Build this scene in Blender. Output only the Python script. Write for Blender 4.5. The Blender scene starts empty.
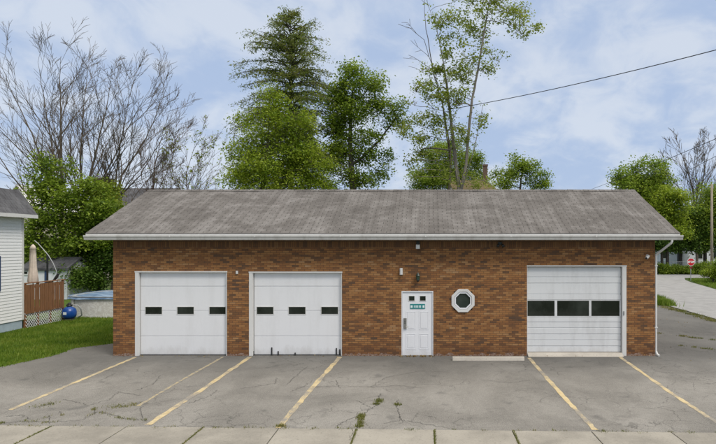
import bpy, math, random
import numpy as np

# ------------------------------------------------------------------ camera, world, sun, exposure
S = bpy.context.scene
COL = S.collection
F, VX, HZ, CAMH = 557.0, 430.0, 243.0, 3.65      # focal length in photo pixels, vanishing point, camera height
cam_d = bpy.data.cameras.new('camera'); cam = bpy.data.objects.new('camera', cam_d); COL.objects.link(cam)
cam.location = (0, 0, CAMH); cam.rotation_euler = (math.pi / 2, 0, 0)
cam_d.sensor_fit = 'HORIZONTAL'; cam_d.sensor_width = 36.0; cam_d.lens = 36.0 * F / 716.0
cam_d.shift_x = -(VX - 358.0) / 716.0; cam_d.shift_y = (HZ - 222.0) / 716.0
cam_d.clip_start = 0.1; cam_d.clip_end = 3000
S.camera = cam
S.view_settings.view_transform = 'Standard'; S.view_settings.look = 'None'
S.view_settings.gamma = 1.0; S.view_settings.use_curve_mapping = False
S.view_settings.exposure = 0.42
S.cycles.max_bounces = 6; S.cycles.transparent_max_bounces = 8
S.cycles.sample_clamp_indirect = 8.0

SUN_EL, SUN_AZ = 50.0, 132.0                      # veiled sun, high behind the camera and to its right
W = bpy.data.worlds.new('World'); S.world = W; W.use_nodes = True
nt = W.node_tree; nt.nodes.clear()
def wn(t, **k):
    n = nt.nodes.new(t)
    for a, v in k.items(): setattr(n, a, v)
    return n
w_out = wn('ShaderNodeOutputWorld'); w_bg = wn('ShaderNodeBackground'); w_bg.inputs['Strength'].default_value = 0.1
w_sky = wn('ShaderNodeTexSky', sky_type='NISHITA', sun_disc=False)
w_sky.sun_elevation = math.radians(SUN_EL); w_sky.sun_rotation = math.radians(SUN_AZ)
w_sky.air_density = 1.0; w_sky.dust_density = 1.0; w_sky.ozone_density = 2.0
w_tc = wn('ShaderNodeTexCoord'); w_sep = wn('ShaderNodeSeparateXYZ'); nt.links.new(w_tc.outputs['Generated'], w_sep.inputs[0])
# project the direction on a cloud layer overhead: (x, y) / (z + k)
w_add = wn('ShaderNodeMath', operation='ADD'); w_add.inputs[1].default_value = 0.4; nt.links.new(w_sep.outputs[2], w_add.inputs[0])
w_mx = wn('ShaderNodeMath', operation='MAXIMUM'); w_mx.inputs[1].default_value = 0.08; nt.links.new(w_add.outputs[0], w_mx.inputs[0])
w_dx = wn('ShaderNodeMath', operation='DIVIDE'); w_dy = wn('ShaderNodeMath', operation='DIVIDE')
nt.links.new(w_sep.outputs[0], w_dx.inputs[0]); nt.links.new(w_mx.outputs[0], w_dx.inputs[1])
nt.links.new(w_sep.outputs[1], w_dy.inputs[0]); nt.links.new(w_mx.outputs[0], w_dy.inputs[1])
w_cmb = wn('ShaderNodeCombineXYZ'); nt.links.new(w_dx.outputs[0], w_cmb.inputs[0]); nt.links.new(w_dy.outputs[0], w_cmb.inputs[1])
w_n1 = wn('ShaderNodeTexNoise'); w_n1.inputs['Scale'].default_value = 3.0; w_n1.inputs['Detail'].default_value = 5; w_n1.inputs['Roughness'].default_value = 0.5
w_n1.inputs['Distortion'].default_value = 0.35
w_map = wn('ShaderNodeMapping'); w_map.inputs['Location'].default_value = (3.1, 1.7, 0.0); w_map.inputs['Scale'].default_value = (1.0, 0.85, 1)
nt.links.new(w_cmb.outputs[0], w_map.inputs[0]); nt.links.new(w_map.outputs[0], w_n1.inputs['Vector'])
w_r = wn('ShaderNodeValToRGB'); w_r.color_ramp.interpolation = 'EASE'
w_r.color_ramp.elements[0].position = 0.37; w_r.color_ramp.elements[0].color = (3.3, 4.15, 5.75, 1)
w_r.color_ramp.elements[1].position = 0.63; w_r.color_ramp.elements[1].color = (5.0, 5.5, 6.35, 1)
w_n2 = wn('ShaderNodeTexNoise'); w_n2.inputs['Scale'].default_value = 8.5; w_n2.inputs['Detail'].default_value = 7; w_n2.inputs['Roughness'].default_value = 0.58; w_n2.inputs['Distortion'].default_value = 0.5
nt.links.new(w_map.outputs[0], w_n2.inputs['Vector'])
w_nm = wn('ShaderNodeMath', operation='MULTIPLY_ADD'); w_nm.inputs[1].default_value = 0.5; w_ns = wn('ShaderNodeMath', operation='SUBTRACT'); w_ns.inputs[1].default_value = 0.25
nt.links.new(w_n2.outputs['Fac'], w_nm.inputs[0]); nt.links.new(w_n1.outputs['Fac'], w_ns.inputs[0]); nt.links.new(w_ns.outputs[0], w_nm.inputs[2]); nt.links.new(w_nm.outputs[0], w_r.inputs[0])
w_mix = wn('ShaderNodeMix', data_type='RGBA'); w_mix.inputs[0].default_value = 0.92
w_zr = wn('ShaderNodeValToRGB'); w_zr.color_ramp.elements[0].position = 0.5; w_zr.color_ramp.elements[0].color = (0, 0, 0, 1); w_zr.color_ramp.elements[1].position = 0.85; w_zr.color_ramp.elements[1].color = (1, 1, 1, 1)
nt.links.new(w_sep.outputs[2], w_zr.inputs[0])
w_zen = wn('ShaderNodeMix', data_type='RGBA'); w_zen.inputs[7].default_value = (14.5, 13.6, 12.3, 1)      # the overcast is brightest overhead
nt.links.new(w_zr.outputs[0], w_zen.inputs[0]); nt.links.new(w_r.outputs[0], w_zen.inputs[6])
nt.links.new(w_sky.outputs[0], w_mix.inputs[6]); nt.links.new(w_zen.outputs[2], w_mix.inputs[7])
nt.links.new(w_mix.outputs[2], w_bg.inputs[0]); nt.links.new(w_bg.outputs[0], w_out.inputs[0])

sun_d = bpy.data.lights.new('sun', 'SUN'); sun = bpy.data.objects.new('sun', sun_d); COL.objects.link(sun)
sun_d.energy = 1.5; sun_d.angle = math.radians(18); sun_d.color = (1.0, 0.96, 0.9)
_az, _el = math.radians(SUN_AZ), math.radians(SUN_EL)
from mathutils import Vector
sun_dir = Vector((math.sin(_az) * math.cos(_el), math.cos(_az) * math.cos(_el), math.sin(_el)))
sun.rotation_euler = sun_dir.to_track_quat('Z', 'Y').to_euler(); sun.location = (10, -10, 30)

# ------------------------------------------------------------------ helpers
def P(px, py, Y): return ((px - VX) / F * Y, Y, CAMH - (py - HZ) / F * Y)
def PX(px, Y): return (px - VX) / F * Y
def PZ(py, Y): return CAMH - (py - HZ) / F * Y
def G(px, py):
    Y = F * CAMH / (py - HZ); return ((px - VX) / F * Y, Y)
def lin(r, g, b):
    f = lambda c: (c / 255) / 12.92 if c / 255 < 0.04045 else ((c / 255 + 0.055) / 1.055) ** 2.4
    return (f(r), f(g), f(b))

class NT:
    """a small wrapper to write node materials"""
    def __init__(s, name):
        s.m = bpy.data.materials.new(name); s.m.use_nodes = True; s.t = s.m.node_tree; s.t.nodes.clear()
        s.out = s.n('ShaderNodeOutputMaterial'); s.bsdf = s.n('ShaderNodeBsdfPrincipled'); s.l(s.bsdf.outputs[0], s.out.inputs[0])
    def n(s, t, **k):
        x = s.t.nodes.new(t)
        for a, v in k.items(): setattr(x, a, v)
        return x
    def l(s, a, b): s.t.links.new(a, b)
    def set(s, inp, v):
        if hasattr(v, 'is_output'): s.l(v, inp)
        elif isinstance(v, (tuple, list)): inp.default_value = (*v, 1) if len(v) == 3 and inp.type == 'RGBA' else v
        else: inp.default_value = v
    def math(s, op, a, b=0.0, c=None):
        x = s.n('ShaderNodeMath', operation=op); s.set(x.inputs[0], a); s.set(x.inputs[1], b)
        if c is not None: s.set(x.inputs[2], c)
        return x.outputs[0]
    def obj(s): return s.n('ShaderNodeTexCoord').outputs['Object']
    def sep(s, v):
        x = s.n('ShaderNodeSeparateXYZ'); s.l(v, x.inputs[0]); return x.outputs
    def comb(s, a, b, c=0.0):
        x = s.n('ShaderNodeCombineXYZ'); s.set(x.inputs[0], a); s.set(x.inputs[1], b); s.set(x.inputs[2], c); return x.outputs[0]
    def noise(s, scale, detail=4, rough=0.55, vec=None, mul=None, dist=0.0, col=False):
        x = s.n('ShaderNodeTexNoise'); x.inputs['Scale'].default_value = scale; x.inputs['Detail'].default_value = detail
        x.inputs['Roughness'].default_value = rough; x.inputs['Distortion'].default_value = dist
        v = vec if vec is not None else s.obj()
        if mul is not None:
            mp = s.n('ShaderNodeMapping'); mp.inputs['Scale'].default_value = mul; s.l(v, mp.inputs[0]); v = mp.outputs[0]
        s.l(v, x.inputs['Vector']); return x.outputs['Color' if col else 'Fac']
    def ramp(s, fac, stops, interp='LINEAR'):
        x = s.n('ShaderNodeValToRGB'); cr = x.color_ramp; cr.interpolation = interp
        while len(cr.elements) < len(stops): cr.elements.new(0.5)
        for e, (p, c) in zip(cr.elements, stops):
            e.position = p; e.color = (*c, 1) if isinstance(c, (tuple, list)) else (c, c, c, 1)
        s.l(fac, x.inputs[0]); return x.outputs[0]
    def mix(s, fac, a, b, mode='MIX'):
        x = s.n('ShaderNodeMix', data_type='RGBA', blend_type=mode); s.set(x.inputs[0], fac); s.set(x.inputs[6], a); s.set(x.inputs[7], b); return x.outputs[2]
    def bump(s, h, strength=0.3, dist=0.01):
        x = s.n('ShaderNodeBump'); x.inputs['Strength'].default_value = strength; x.inputs['Distance'].default_value = dist
        s.l(h, x.inputs['Height']); s.l(x.outputs[0], s.bsdf.inputs['Normal'])
    def done(s, col=None, rough=0.7, metal=0.0, spec=None):
        if col is not None: s.set(s.bsdf.inputs['Base Color'], col)
        s.set(s.bsdf.inputs['Roughness'], rough); s.set(s.bsdf.inputs['Metallic'], metal)
        if spec is not None: s.bsdf.inputs['Specular IOR Level'].default_value = spec
        return s.m

def plain(name, c, rough=0.6, var=0.12, scale=6.0, metal=0.0, bump=0.0, spec=None, mul=None):
    k = NT(name); n = k.noise(scale, 5, 0.6, mul=mul)
    lo = tuple(x * (1 - var) for x in c); hi = tuple(min(1, x * (1 + var)) for x in c)
    if bump: k.bump(k.noise(scale * 6, 3), bump, 0.01)
    return k.done(k.ramp(n, [(0.3, lo), (0.7, hi)]), rough, metal, spec)

# ---- materials
M = {}
def mat_brick():
    k = NT('brick'); o = k.obj(); x, y, z = k.sep(o)[:3]
    u0 = k.math('ADD', x, y)
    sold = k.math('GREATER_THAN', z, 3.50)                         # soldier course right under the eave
    CH, BL = 0.0667, 0.203
    def bricks(u, v):
        row = k.math('FLOOR', v)
        uo = k.math('ADD', u, k.math('MULTIPLY', k.math('MODULO', row, 2.0), 0.5))
        cell = k.math('FLOOR', uo)
        wn_ = k.n('ShaderNodeTexWhiteNoise', noise_dimensions='2D'); k.l(k.comb(cell, row), wn_.inputs['Vector'])
        return uo, v, wn_.outputs['Value'], wn_.outputs['Color']
    uA = k.math('DIVIDE', u0, BL); vA = k.math('DIVIDE', z, CH)
    uB = k.math('DIVIDE', u0, CH); vB = k.math('DIVIDE', k.math('SUBTRACT', z, 3.50), BL)
    u = k.math('ADD', k.math('MULTIPLY', uA, k.math('SUBTRACT', 1.0, sold)), k.math('MULTIPLY', uB, sold))
    v = k.math('ADD', k.math('MULTIPLY', vA, k.math('SUBTRACT', 1.0, sold)), k.math('MULTIPLY', vB, sold))
    uo, v, rnd, rcol = bricks(u, v)
    fu = k.math('FRACT', uo); fv = k.math('FRACT', v)
    du = k.math('MINIMUM', fu, k.math('SUBTRACT', 1.0, fu)); dv = k.math('MINIMUM', fv, k.math('SUBTRACT', 1.0, fv))
    wu = k.math('ADD', k.math('MULTIPLY', sold, 0.05), 0.03); wv = k.math('SUBTRACT', 0.085, k.math('MULTIPLY', sold, 0.05))
    mort = k.math('MAXIMUM', k.math('LESS_THAN', du, wu), k.math('LESS_THAN', dv, wv))
    patch = k.noise(0.9, 4, 0.65, mul=(1, 1, 2.2))
    patch2 = k.noise(3.5, 3, 0.6, mul=(0.45, 0.45, 2.6))
    f = k.math('ADD', k.math('ADD', k.math('MULTIPLY', rnd, 0.64), 0.20), k.math('MULTIPLY', k.math('SUBTRACT', patch, 0.5), 0.6))
    f = k.math('ADD', f, k.math('MULTIPLY', k.math('SUBTRACT', patch2, 0.5), 0.6))
    c = k.ramp(f, [(0.12, (0.095, 0.06, 0.04)), (0.25, (0.15, 0.077, 0.036)), (0.40, (0.23, 0.102, 0.039)), (0.58, (0.295, 0.135, 0.047)), (0.80, (0.345, 0.175, 0.066)), (0.98, (0.38, 0.235, 0.12))])
    c = k.mix(k.math('MULTIPLY', sold, 0.6), c, (0.095, 0.055, 0.033))  # dark brown soldier bricks, with the eave's shade mixed into their colour
    grain = k.noise(60, 3, 0.7)
    c = k.mix(k.math('MULTIPLY', k.math('SUBTRACT', grain, 0.3), 0.5), c, (0.12, 0.06, 0.035))
    c = k.mix(k.math('MULTIPLY', mort, 0.85), c, (0.075, 0.05, 0.034))
    stn = k.ramp(k.noise(1.1, 5, 0.65, mul=(1.6, 1.6, 0.28)), [(0.56, 0.0), (0.75, 0.32)])
    c = k.mix(stn, c, (0.085, 0.05, 0.032))
    # spalled, salt-bleached bricks along the foot of the wall
    low = k.math('SUBTRACT', 1.0, k.math('DIVIDE', z, 0.24))
    sp = k.math('ADD', k.math('MULTIPLY', low, 0.55), k.noise(4.5, 5, 0.7, mul=(1, 1, 1.6)))
    sp = k.math('MULTIPLY', k.math('GREATER_THAN', sp, 0.93), k.math('LESS_THAN', z, 0.26))
    c = k.mix(k.math('MULTIPLY', sp, 0.8), c, k.ramp(k.noise(22, 3), [(0.4, (0.22, 0.12, 0.08)), (0.65, (0.5, 0.42, 0.36))]))
    # rusty-dark dirt splash at the foot
    ds = k.math('MULTIPLY', k.math('LESS_THAN', k.math('ADD', z, k.math('MULTIPLY', k.noise(2.5, 4), 0.5)), 0.62), 0.35)
    c = k.mix(ds, c, (0.10, 0.045, 0.025))
    h = k.math('ADD', k.math('MULTIPLY', k.math('SUBTRACT', 1.0, mort), 1.0), k.math('MULTIPLY', rnd, 0.35))
    h = k.math('ADD', h, k.math('MULTIPLY', grain, 0.3))
    k.bump(h, 0.55, 0.008)
    return k.done(c, 0.88, spec=0.25)
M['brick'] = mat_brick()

def mat_shingle(name, cols, tab=0.305, row=0.15, along='x', slot=0.075):
    """3-tab asphalt shingles; rows follow height (z) so the courses stay level on any slope"""
    k = NT(name); o = k.obj(); x, y, z = k.sep(o)[:3]
    uu = x if along == 'x' else y
    v = k.math('DIVIDE', z, row); r = k.math('FLOOR', v)
    wn0 = k.n('ShaderNodeTexWhiteNoise', noise_dimensions='1D'); k.l(r, wn0.inputs['W'])
    u = k.math('ADD', k.math('DIVIDE', uu, tab), k.math('ADD', k.math('MULTIPLY', k.math('MODULO', r, 2.0), 0.5), k.math('MULTIPLY', wn0.outputs['Value'], 0.1)))
    cell = k.math('FLOOR', u); fu = k.math('FRACT', u); fv = k.math('FRACT', v)
    wn_ = k.n('ShaderNodeTexWhiteNoise', noise_dimensions='2D'); k.l(k.comb(cell, r), wn_.inputs['Vector'])
    sl = k.math('MULTIPLY', k.math('LESS_THAN', fu, slot), k.math('LESS_THAN', fv, 0.8))
    edge = k.math('LESS_THAN', fv, 0.10)
    big = k.noise(0.7, 6, 0.68, dist=0.8); streak = k.noise(1.0, 5, 0.65, mul=(5.5, 0.12, 0.25) if along == 'x' else (0.12, 5.5, 0.25)); grit = k.noise(45, 3, 0.7)
    f = k.math('ADD', k.math('MULTIPLY', wn_.outputs['Value'], 0.10), k.math('ADD', k.math('MULTIPLY', streak, 0.6), k.math('MULTIPLY', big, 0.9)))
    c = k.ramp(f, [(0.55, cols[0]), (0.78, cols[1]), (1.0, cols[2])])
    c = k.mix(k.math('MULTIPLY', k.math('SUBTRACT', grit, 0.35), 0.6), c, tuple(q * 0.55 for q in cols[0]))
    c = k.mix(k.math('MULTIPLY', sl, 0.62), c, (0.03, 0.028, 0.026))
    c = k.mix(k.math('MULTIPLY', edge, 0.16), c, (0.045, 0.042, 0.04))
    h = k.math('SUBTRACT', k.math('ADD', k.math('SUBTRACT', 1.0, fv), k.math('MULTIPLY', grit, 0.3)), k.math('MULTIPLY', sl, 0.8))
    k.bump(h, 0.5, 0.012)
    return k.done(c, 0.95, spec=0.15)
M['shingle'] = mat_shingle('weathered_shingle', [(0.088, 0.08, 0.073), (0.145, 0.134, 0.124), (0.225, 0.212, 0.2)], row=0.062)
M['grey_shingle'] = mat_shingle('grey_shingle', [(0.06, 0.058, 0.062), (0.10, 0.10, 0.105), (0.16, 0.16, 0.165)], row=0.17, along='y')
M['dark_shingle'] = mat_shingle('dark_shingle', [(0.05, 0.05, 0.052), (0.08, 0.08, 0.085), (0.12, 0.12, 0.125)], row=0.09)
M['brown_shingle'] = mat_shingle('brown_shingle', [(0.085, 0.065, 0.028), (0.12, 0.09, 0.04), (0.17, 0.125, 0.06)], row=0.12)

def mat_asphalt():
    k = NT('old_asphalt'); o = k.obj(); x, y, z = k.sep(o)[:3]
    agg = k.noise(48, 4, 0.85); mid = k.noise(9, 6, 0.75); big = k.noise(0.35, 5, 0.6, dist=0.6)
    lane = k.noise(0.8, 4, 0.6, mul=(1.0, 0.22, 1))
    f = k.math('ADD', k.math('MULTIPLY', big, 0.8), k.math('ADD', k.math('MULTIPLY', lane, 0.35), k.math('MULTIPLY', mid, 0.35)))
    c = k.ramp(f, [(0.52, (0.108, 0.102, 0.091)), (0.72, (0.192, 0.181, 0.161)), (0.93, (0.29, 0.276, 0.248))])
    c = k.mix(k.math('MULTIPLY', k.math('SUBTRACT', agg, 0.48), 3.0), c, (0.36, 0.345, 0.315))
    c = k.mix(k.math('MULTIPLY', k.math('LESS_THAN', agg, 0.43), 0.65), c, (0.06, 0.06, 0.058))
    # darker strip in front of the building with a ragged edge
    st = k.math('ADD', y, k.math('MULTIPLY', k.math('SUBTRACT', k.noise(0.7, 5, 0.6), 0.5), 3.0))
    wall_strip = k.ramp(k.math('DIVIDE', k.math('SUBTRACT', st, 14.2), 4.0), [(0.1, 0.0), (0.9, 0.62)])
    c = k.mix(wall_strip, c, (0.085, 0.084, 0.08))
    oil = k.ramp(k.noise(1.6, 3, 0.5), [(0.62, 0.0), (0.72, 0.45)])
    c = k.mix(oil, c, (0.07, 0.069, 0.066))
    # hairline map cracking
    wob = k.n('ShaderNodeVectorMath', operation='ADD'); k.l(o, wob.inputs[0])
    sc = k.n('ShaderNodeVectorMath', operation='SCALE'); k.l(k.noise(2.2, 4, 0.6, col=True), sc.inputs[0]); sc.inputs['Scale'].default_value = 0.5; k.l(sc.outputs[0], wob.inputs[1])
    vo = k.n('ShaderNodeTexVoronoi', feature='DISTANCE_TO_EDGE'); vo.inputs['Scale'].default_value = 1.3; k.l(wob.outputs[0], vo.inputs['Vector'])
    msk = k.ramp(k.noise(0.33, 3, 0.5), [(0.45, 0.0), (0.58, 1.0)])
    cr = k.math('MULTIPLY', k.math('LESS_THAN', vo.outputs['Distance'], 0.012), k.math('MULTIPLY', msk, 0.5))
    c = k.mix(cr, c, (0.05, 0.048, 0.044))
    k.bump(k.math('ADD', k.math('MULTIPLY', agg, 0.6), mid), 0.35, 0.01)
    return k.done(c, 0.92, spec=0.2)
M['asphalt'] = mat_asphalt()

def mat_concrete(name, c, isl=0.0):
    k = NT(name); n1 = k.noise(1.3, 5, 0.6); n2 = k.noise(55, 3, 0.75); pit = k.noise(19, 5, 0.75)
    f = k.math('ADD', k.math('MULTIPLY', n1, 0.7), k.math('MULTIPLY', n2, 0.4))
    if isl:
        g = k.n('ShaderNodeNewGeometry'); f = k.math('ADD', f, k.math('MULTIPLY', k.math('SUBTRACT', g.outputs['Random Per Island'], 0.5), isl))
    col = k.ramp(f, [(0.36, tuple(x * 0.72 for x in c)), (0.56, c), (0.75, tuple(x * 1.15 for x in c))])
    col = k.mix(k.math('MULTIPLY', k.math('GREATER_THAN', pit, 0.6), 0.45), col, tuple(x * 0.5 for x in c))
    k.bump(k.math('ADD', n2, pit), 0.3, 0.006)
    return k.done(col, 0.9, spec=0.2)
M['sidewalk'] = mat_concrete('sidewalk_concrete', (0.31, 0.288, 0.245), 0.3)
M['road'] = mat_concrete('pale_road', (0.29, 0.287, 0.28))
M['concrete'] = mat_concrete('bumper_concrete', (0.46, 0.42, 0.36))

def mat_line():
    k = NT('worn_yellow_paint'); n = k.noise(5, 6, 0.7); n2 = k.noise(60, 3, 0.7)
    c = k.ramp(n, [(0.35, (0.46, 0.35, 0.17)), (0.65, (0.56, 0.46, 0.27))])
    wear = k.math('ADD', k.math('MULTIPLY', k.noise(1.1, 8, 0.7), 0.75), k.math('MULTIPLY', n2, 0.45))
    c = k.mix(k.ramp(wear, [(0.575, 0.0), (0.66, 0.92)]), c, (0.2, 0.19, 0.175))
    return k.done(c, 0.85)
M['line'] = mat_line()
k = NT('faded_yellow_paint'); n = k.noise(7, 6, 0.7); M['faded_line'] = k.done(k.ramp(n, [(0.42, (0.2, 0.19, 0.17)), (0.6, (0.42, 0.34, 0.19))]), 0.9)
M['crack'] = plain('crack_dirt', (0.055, 0.052, 0.046), 1.0, 0.4, 8)

def mat_soil():
    k = NT('rough_ground'); n = k.noise(0.5, 6, 0.65); n2 = k.noise(20, 4, 0.7)
    c = k.ramp(k.math('ADD', k.math('MULTIPLY', n, 0.6), k.math('MULTIPLY', n2, 0.4)), [(0.38, (0.035, 0.06, 0.014)), (0.55, (0.06, 0.085, 0.024)), (0.72, (0.13, 0.11, 0.06))])
    k.bump(n2, 0.6, 0.05); return k.done(c, 0.95, spec=0.1)
M['soil'] = mat_soil()
M['lawn'] = plain('lawn_turf', (0.07, 0.115, 0.018), 0.95, 0.35, 3.0, bump=0.5, spec=0.1)

def mat_leaf(name, cols, trans=0.35, rough=0.55):
    k = NT(name); g = k.n('ShaderNodeNewGeometry'); o = k.obj()
    f = k.math('ADD', k.math('MULTIPLY', g.outputs['Random Per Island'], 0.45), k.math('MULTIPLY', k.ramp(k.noise(0.8, 3, 0.6), [(0.3, 0.0), (0.7, 1.0)]), 0.55))
    c = k.ramp(f, [(0.2, cols[0]), (0.5, cols[1]), (0.85, cols[2])])
    tr = k.n('ShaderNodeBsdfTranslucent'); k.l(c, tr.inputs[0])
    mx = k.n('ShaderNodeMixShader'); mx.inputs[0].default_value = trans
    k.done(c, rough, spec=0.3); k.l(k.bsdf.outputs[0], mx.inputs[1]); k.l(tr.outputs[0], mx.inputs[2]); k.l(mx.outputs[0], k.out.inputs[0])
    return k.m
M['leaf_mid'] = mat_leaf('leaf_mid', [(0.08, 0.145, 0.012), (0.205, 0.295, 0.028), (0.36, 0.45, 0.058)], 0.45)
M['leaf_bright'] = mat_leaf('leaf_bright', [(0.12, 0.20, 0.014), (0.28, 0.375, 0.03), (0.45, 0.52, 0.065)], 0.47)
M['leaf_yellow'] = mat_leaf('leaf_yellow', [(0.17, 0.22, 0.018), (0.29, 0.345, 0.032), (0.4, 0.44, 0.06)], 0.5)
M['leaf_dark'] = mat_leaf('leaf_dark', [(0.04, 0.085, 0.014), (0.09, 0.165, 0.022), (0.17, 0.25, 0.04)], 0.42)
M['leaf_pale'] = mat_leaf('leaf_pale', [(0.15, 0.21, 0.03), (0.25, 0.31, 0.045), (0.36, 0.41, 0.08)], 0.55)
M['needle'] = mat_leaf('needle', [(0.09, 0.14, 0.022), (0.175, 0.225, 0.04), (0.28, 0.29, 0.08)], 0.5)
M['blade'] = mat_leaf('grass_blade', [(0.08, 0.15, 0.012), (0.15, 0.235, 0.02), (0.25, 0.30, 0.05)], 0.4)
M['weed'] = mat_leaf('weed_blade', [(0.10, 0.12, 0.02), (0.17, 0.18, 0.035), (0.27, 0.23, 0.09)], 0.3)
M['dry_leaf'] = mat_leaf('dry_leaf', [(0.14, 0.08, 0.025), (0.3, 0.2, 0.06), (0.42, 0.33, 0.13)], 0.2)
M['bark'] = plain('grey_bark', (0.115, 0.092, 0.068), 0.95, 0.35, 5, bump=0.5, mul=(3, 3, 0.6))
M['bark_dark'] = plain('dark_bark', (0.075, 0.062, 0.05), 0.95, 0.35, 5, bump=0.5, mul=(3, 3, 0.6))
M['bark_pale'] = plain('pale_bark', (0.22, 0.195, 0.165), 0.95, 0.35, 4, bump=0.5, mul=(3, 3, 0.6))
M['bark_red'] = plain('brown_twig_bark', (0.13, 0.088, 0.062), 0.95, 0.3, 5)

def mat_paint(name, c, dirt=(0.35, 0.33, 0.30), amt=0.35, rough=0.45, foot=False):
    """white paint with grime that gathers in streaks"""
    k = NT(name); n = k.noise(1.2, 6, 0.65, mul=(3.0, 3.0, 0.45)); n2 = k.noise(14, 4, 0.7)
    f = k.math('ADD', k.math('MULTIPLY', n, 0.8), k.math('MULTIPLY', n2, 0.2))
    k.bump(k.noise(2.2, 3), 0.16, 0.03)
    col = k.mix(k.math('MULTIPLY', k.ramp(f, [(0.48, 0.0), (0.72, 1.0)]), amt), c, dirt)
    if foot:                                             # splashed dirt along the foot of a door
        z = k.sep(k.obj())[2]; lo = k.math('ADD', z, k.math('MULTIPLY', k.noise(3.5, 5, 0.7, mul=(1, 1, 0.5)), 0.9))
        col = k.mix(k.ramp(lo, [(0.30, 0.5), (0.72, 0.0)]), col, (0.36, 0.33, 0.29))
    return k.done(col, rough)
M['door_white'] = mat_paint('white_door_paint', (0.74, 0.74, 0.74), amt=0.16, foot=True)
M['door_old'] = mat_paint('aged_white_door_paint', (0.68, 0.685, 0.68), (0.4, 0.39, 0.37), 0.4, foot=True)
M['trim_white'] = mat_paint('white_trim', (0.66, 0.65, 0.62), amt=0.3)
M['gutter'] = mat_paint('gutter_white', (0.58, 0.565, 0.535), (0.22, 0.19, 0.16), 0.5)
M['entry_white'] = mat_paint('entry_white', (0.76, 0.76, 0.77), amt=0.12, foot=True)
M['siding'] = mat_paint('white_siding', (0.82, 0.82, 0.81), amt=0.08)
M['foundation'] = plain('pale_blue_foundation', (0.36, 0.44, 0.5), 0.85, 0.1, 4)
M['rubber'] = plain('black_rubber', (0.02, 0.02, 0.02), 0.8)
M['black_metal'] = plain('black_metal', (0.02, 0.022, 0.02), 0.45)
M['green_metal'] = plain('dark_green_metal', (0.015, 0.03, 0.02), 0.4)
M['grey_metal'] = plain('grey_metal', (0.3, 0.3, 0.29), 0.4, metal=0.6)
M['steel'] = plain('brushed_steel', (0.42, 0.41, 0.38), 0.35, metal=0.9)
M['lens'] = plain('lamp_lens', (0.72, 0.72, 0.68), 0.25)
M['green_glass'] = plain('green_glass', (0.03, 0.06, 0.04), 0.2)
M['teal'] = plain('teal_sign', (0.01, 0.21, 0.21), 0.5, 0.05)
M['sign_white'] = plain('sign_white', (0.75, 0.82, 0.8), 0.5, 0.05)
M['blue_shutter'] = plain('navy_shutter', (0.03, 0.06, 0.13), 0.6)
M['deck'] = plain('stained_deck_wood', (0.205, 0.092, 0.036), 0.75, 0.35, 5, bump=0.4, mul=(5, 5, 0.5))
M['deck_gap'] = plain('bare_deck_wood', (0.33, 0.19, 0.09), 0.8, 0.25, 5)
M['lattice'] = plain('white_lattice', (0.7, 0.7, 0.7), 0.6, 0.06)
M['canvas'] = plain('beige_canvas', (0.66, 0.56, 0.46), 0.9, 0.12, 7)
M['pool_wall'] = None
k = NT('marbled_pool_wall'); n = k.noise(2.2, 7, 0.65, dist=2.0)
M['pool_wall'] = k.done(k.ramp(n, [(0.4, (0.74, 0.72, 0.68)), (0.5, (0.58, 0.55, 0.5)), (0.56, (0.74, 0.725, 0.69))]), 0.5)
k = NT('blue_pool_cover'); n = k.noise(2.5, 4, 0.6, mul=(0.6, 2.5, 1)); k.bump(n, 0.6, 0.08)
M['cover'] = k.done(k.ramp(n, [(0.38, (0.07, 0.14, 0.25)), (0.62, (0.26, 0.36, 0.48))]), 0.35)
M['blue_plastic'] = plain('blue_plastic', (0.008, 0.06, 0.26), 0.3, 0.1)
M['red_sign'] = plain('stop_red', (0.55, 0.02, 0.03), 0.4, 0.05)
M['dark_red'] = plain('dark_red_plaque', (0.22, 0.02, 0.02), 0.5)
M['galv'] = plain('galvanised', (0.36, 0.37, 0.37), 0.5, 0.1, metal=0.3)
M['pole_wood'] = plain('weathered_pole', (0.30, 0.25, 0.19), 0.9, 0.25, 4, bump=0.4, mul=(4, 4, 0.4))
M['cable'] = plain('black_cable', (0.025, 0.025, 0.03), 0.6)
M['chimney'] = plain('chimney_brick', (0.13, 0.085, 0.06), 0.9, 0.3, 9)
M['cream'] = mat_paint('cream_siding', (0.66, 0.6, 0.48))
M['paleblue'] = mat_paint('pale_blue_siding', (0.5, 0.58, 0.68))
M['white_wall'] = mat_paint('white_wall', (0.68, 0.69, 0.7))
def mat_glass(name, tint, var):
    k = NT(name); n = k.noise(1.1, 4, 0.6, mul=(1.4, 1.4, 1.0))
    return k.done(k.ramp(n, [(0.4, tint), (0.7, var)]), 0.06, spec=0.6)
M['pane'] = mat_glass('dark_pane', (0.012, 0.014, 0.013), (0.035, 0.04, 0.036))
M['pane_oct'] = mat_glass('octagon_pane', (0.03, 0.038, 0.034), (0.06, 0.07, 0.064))

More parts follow.
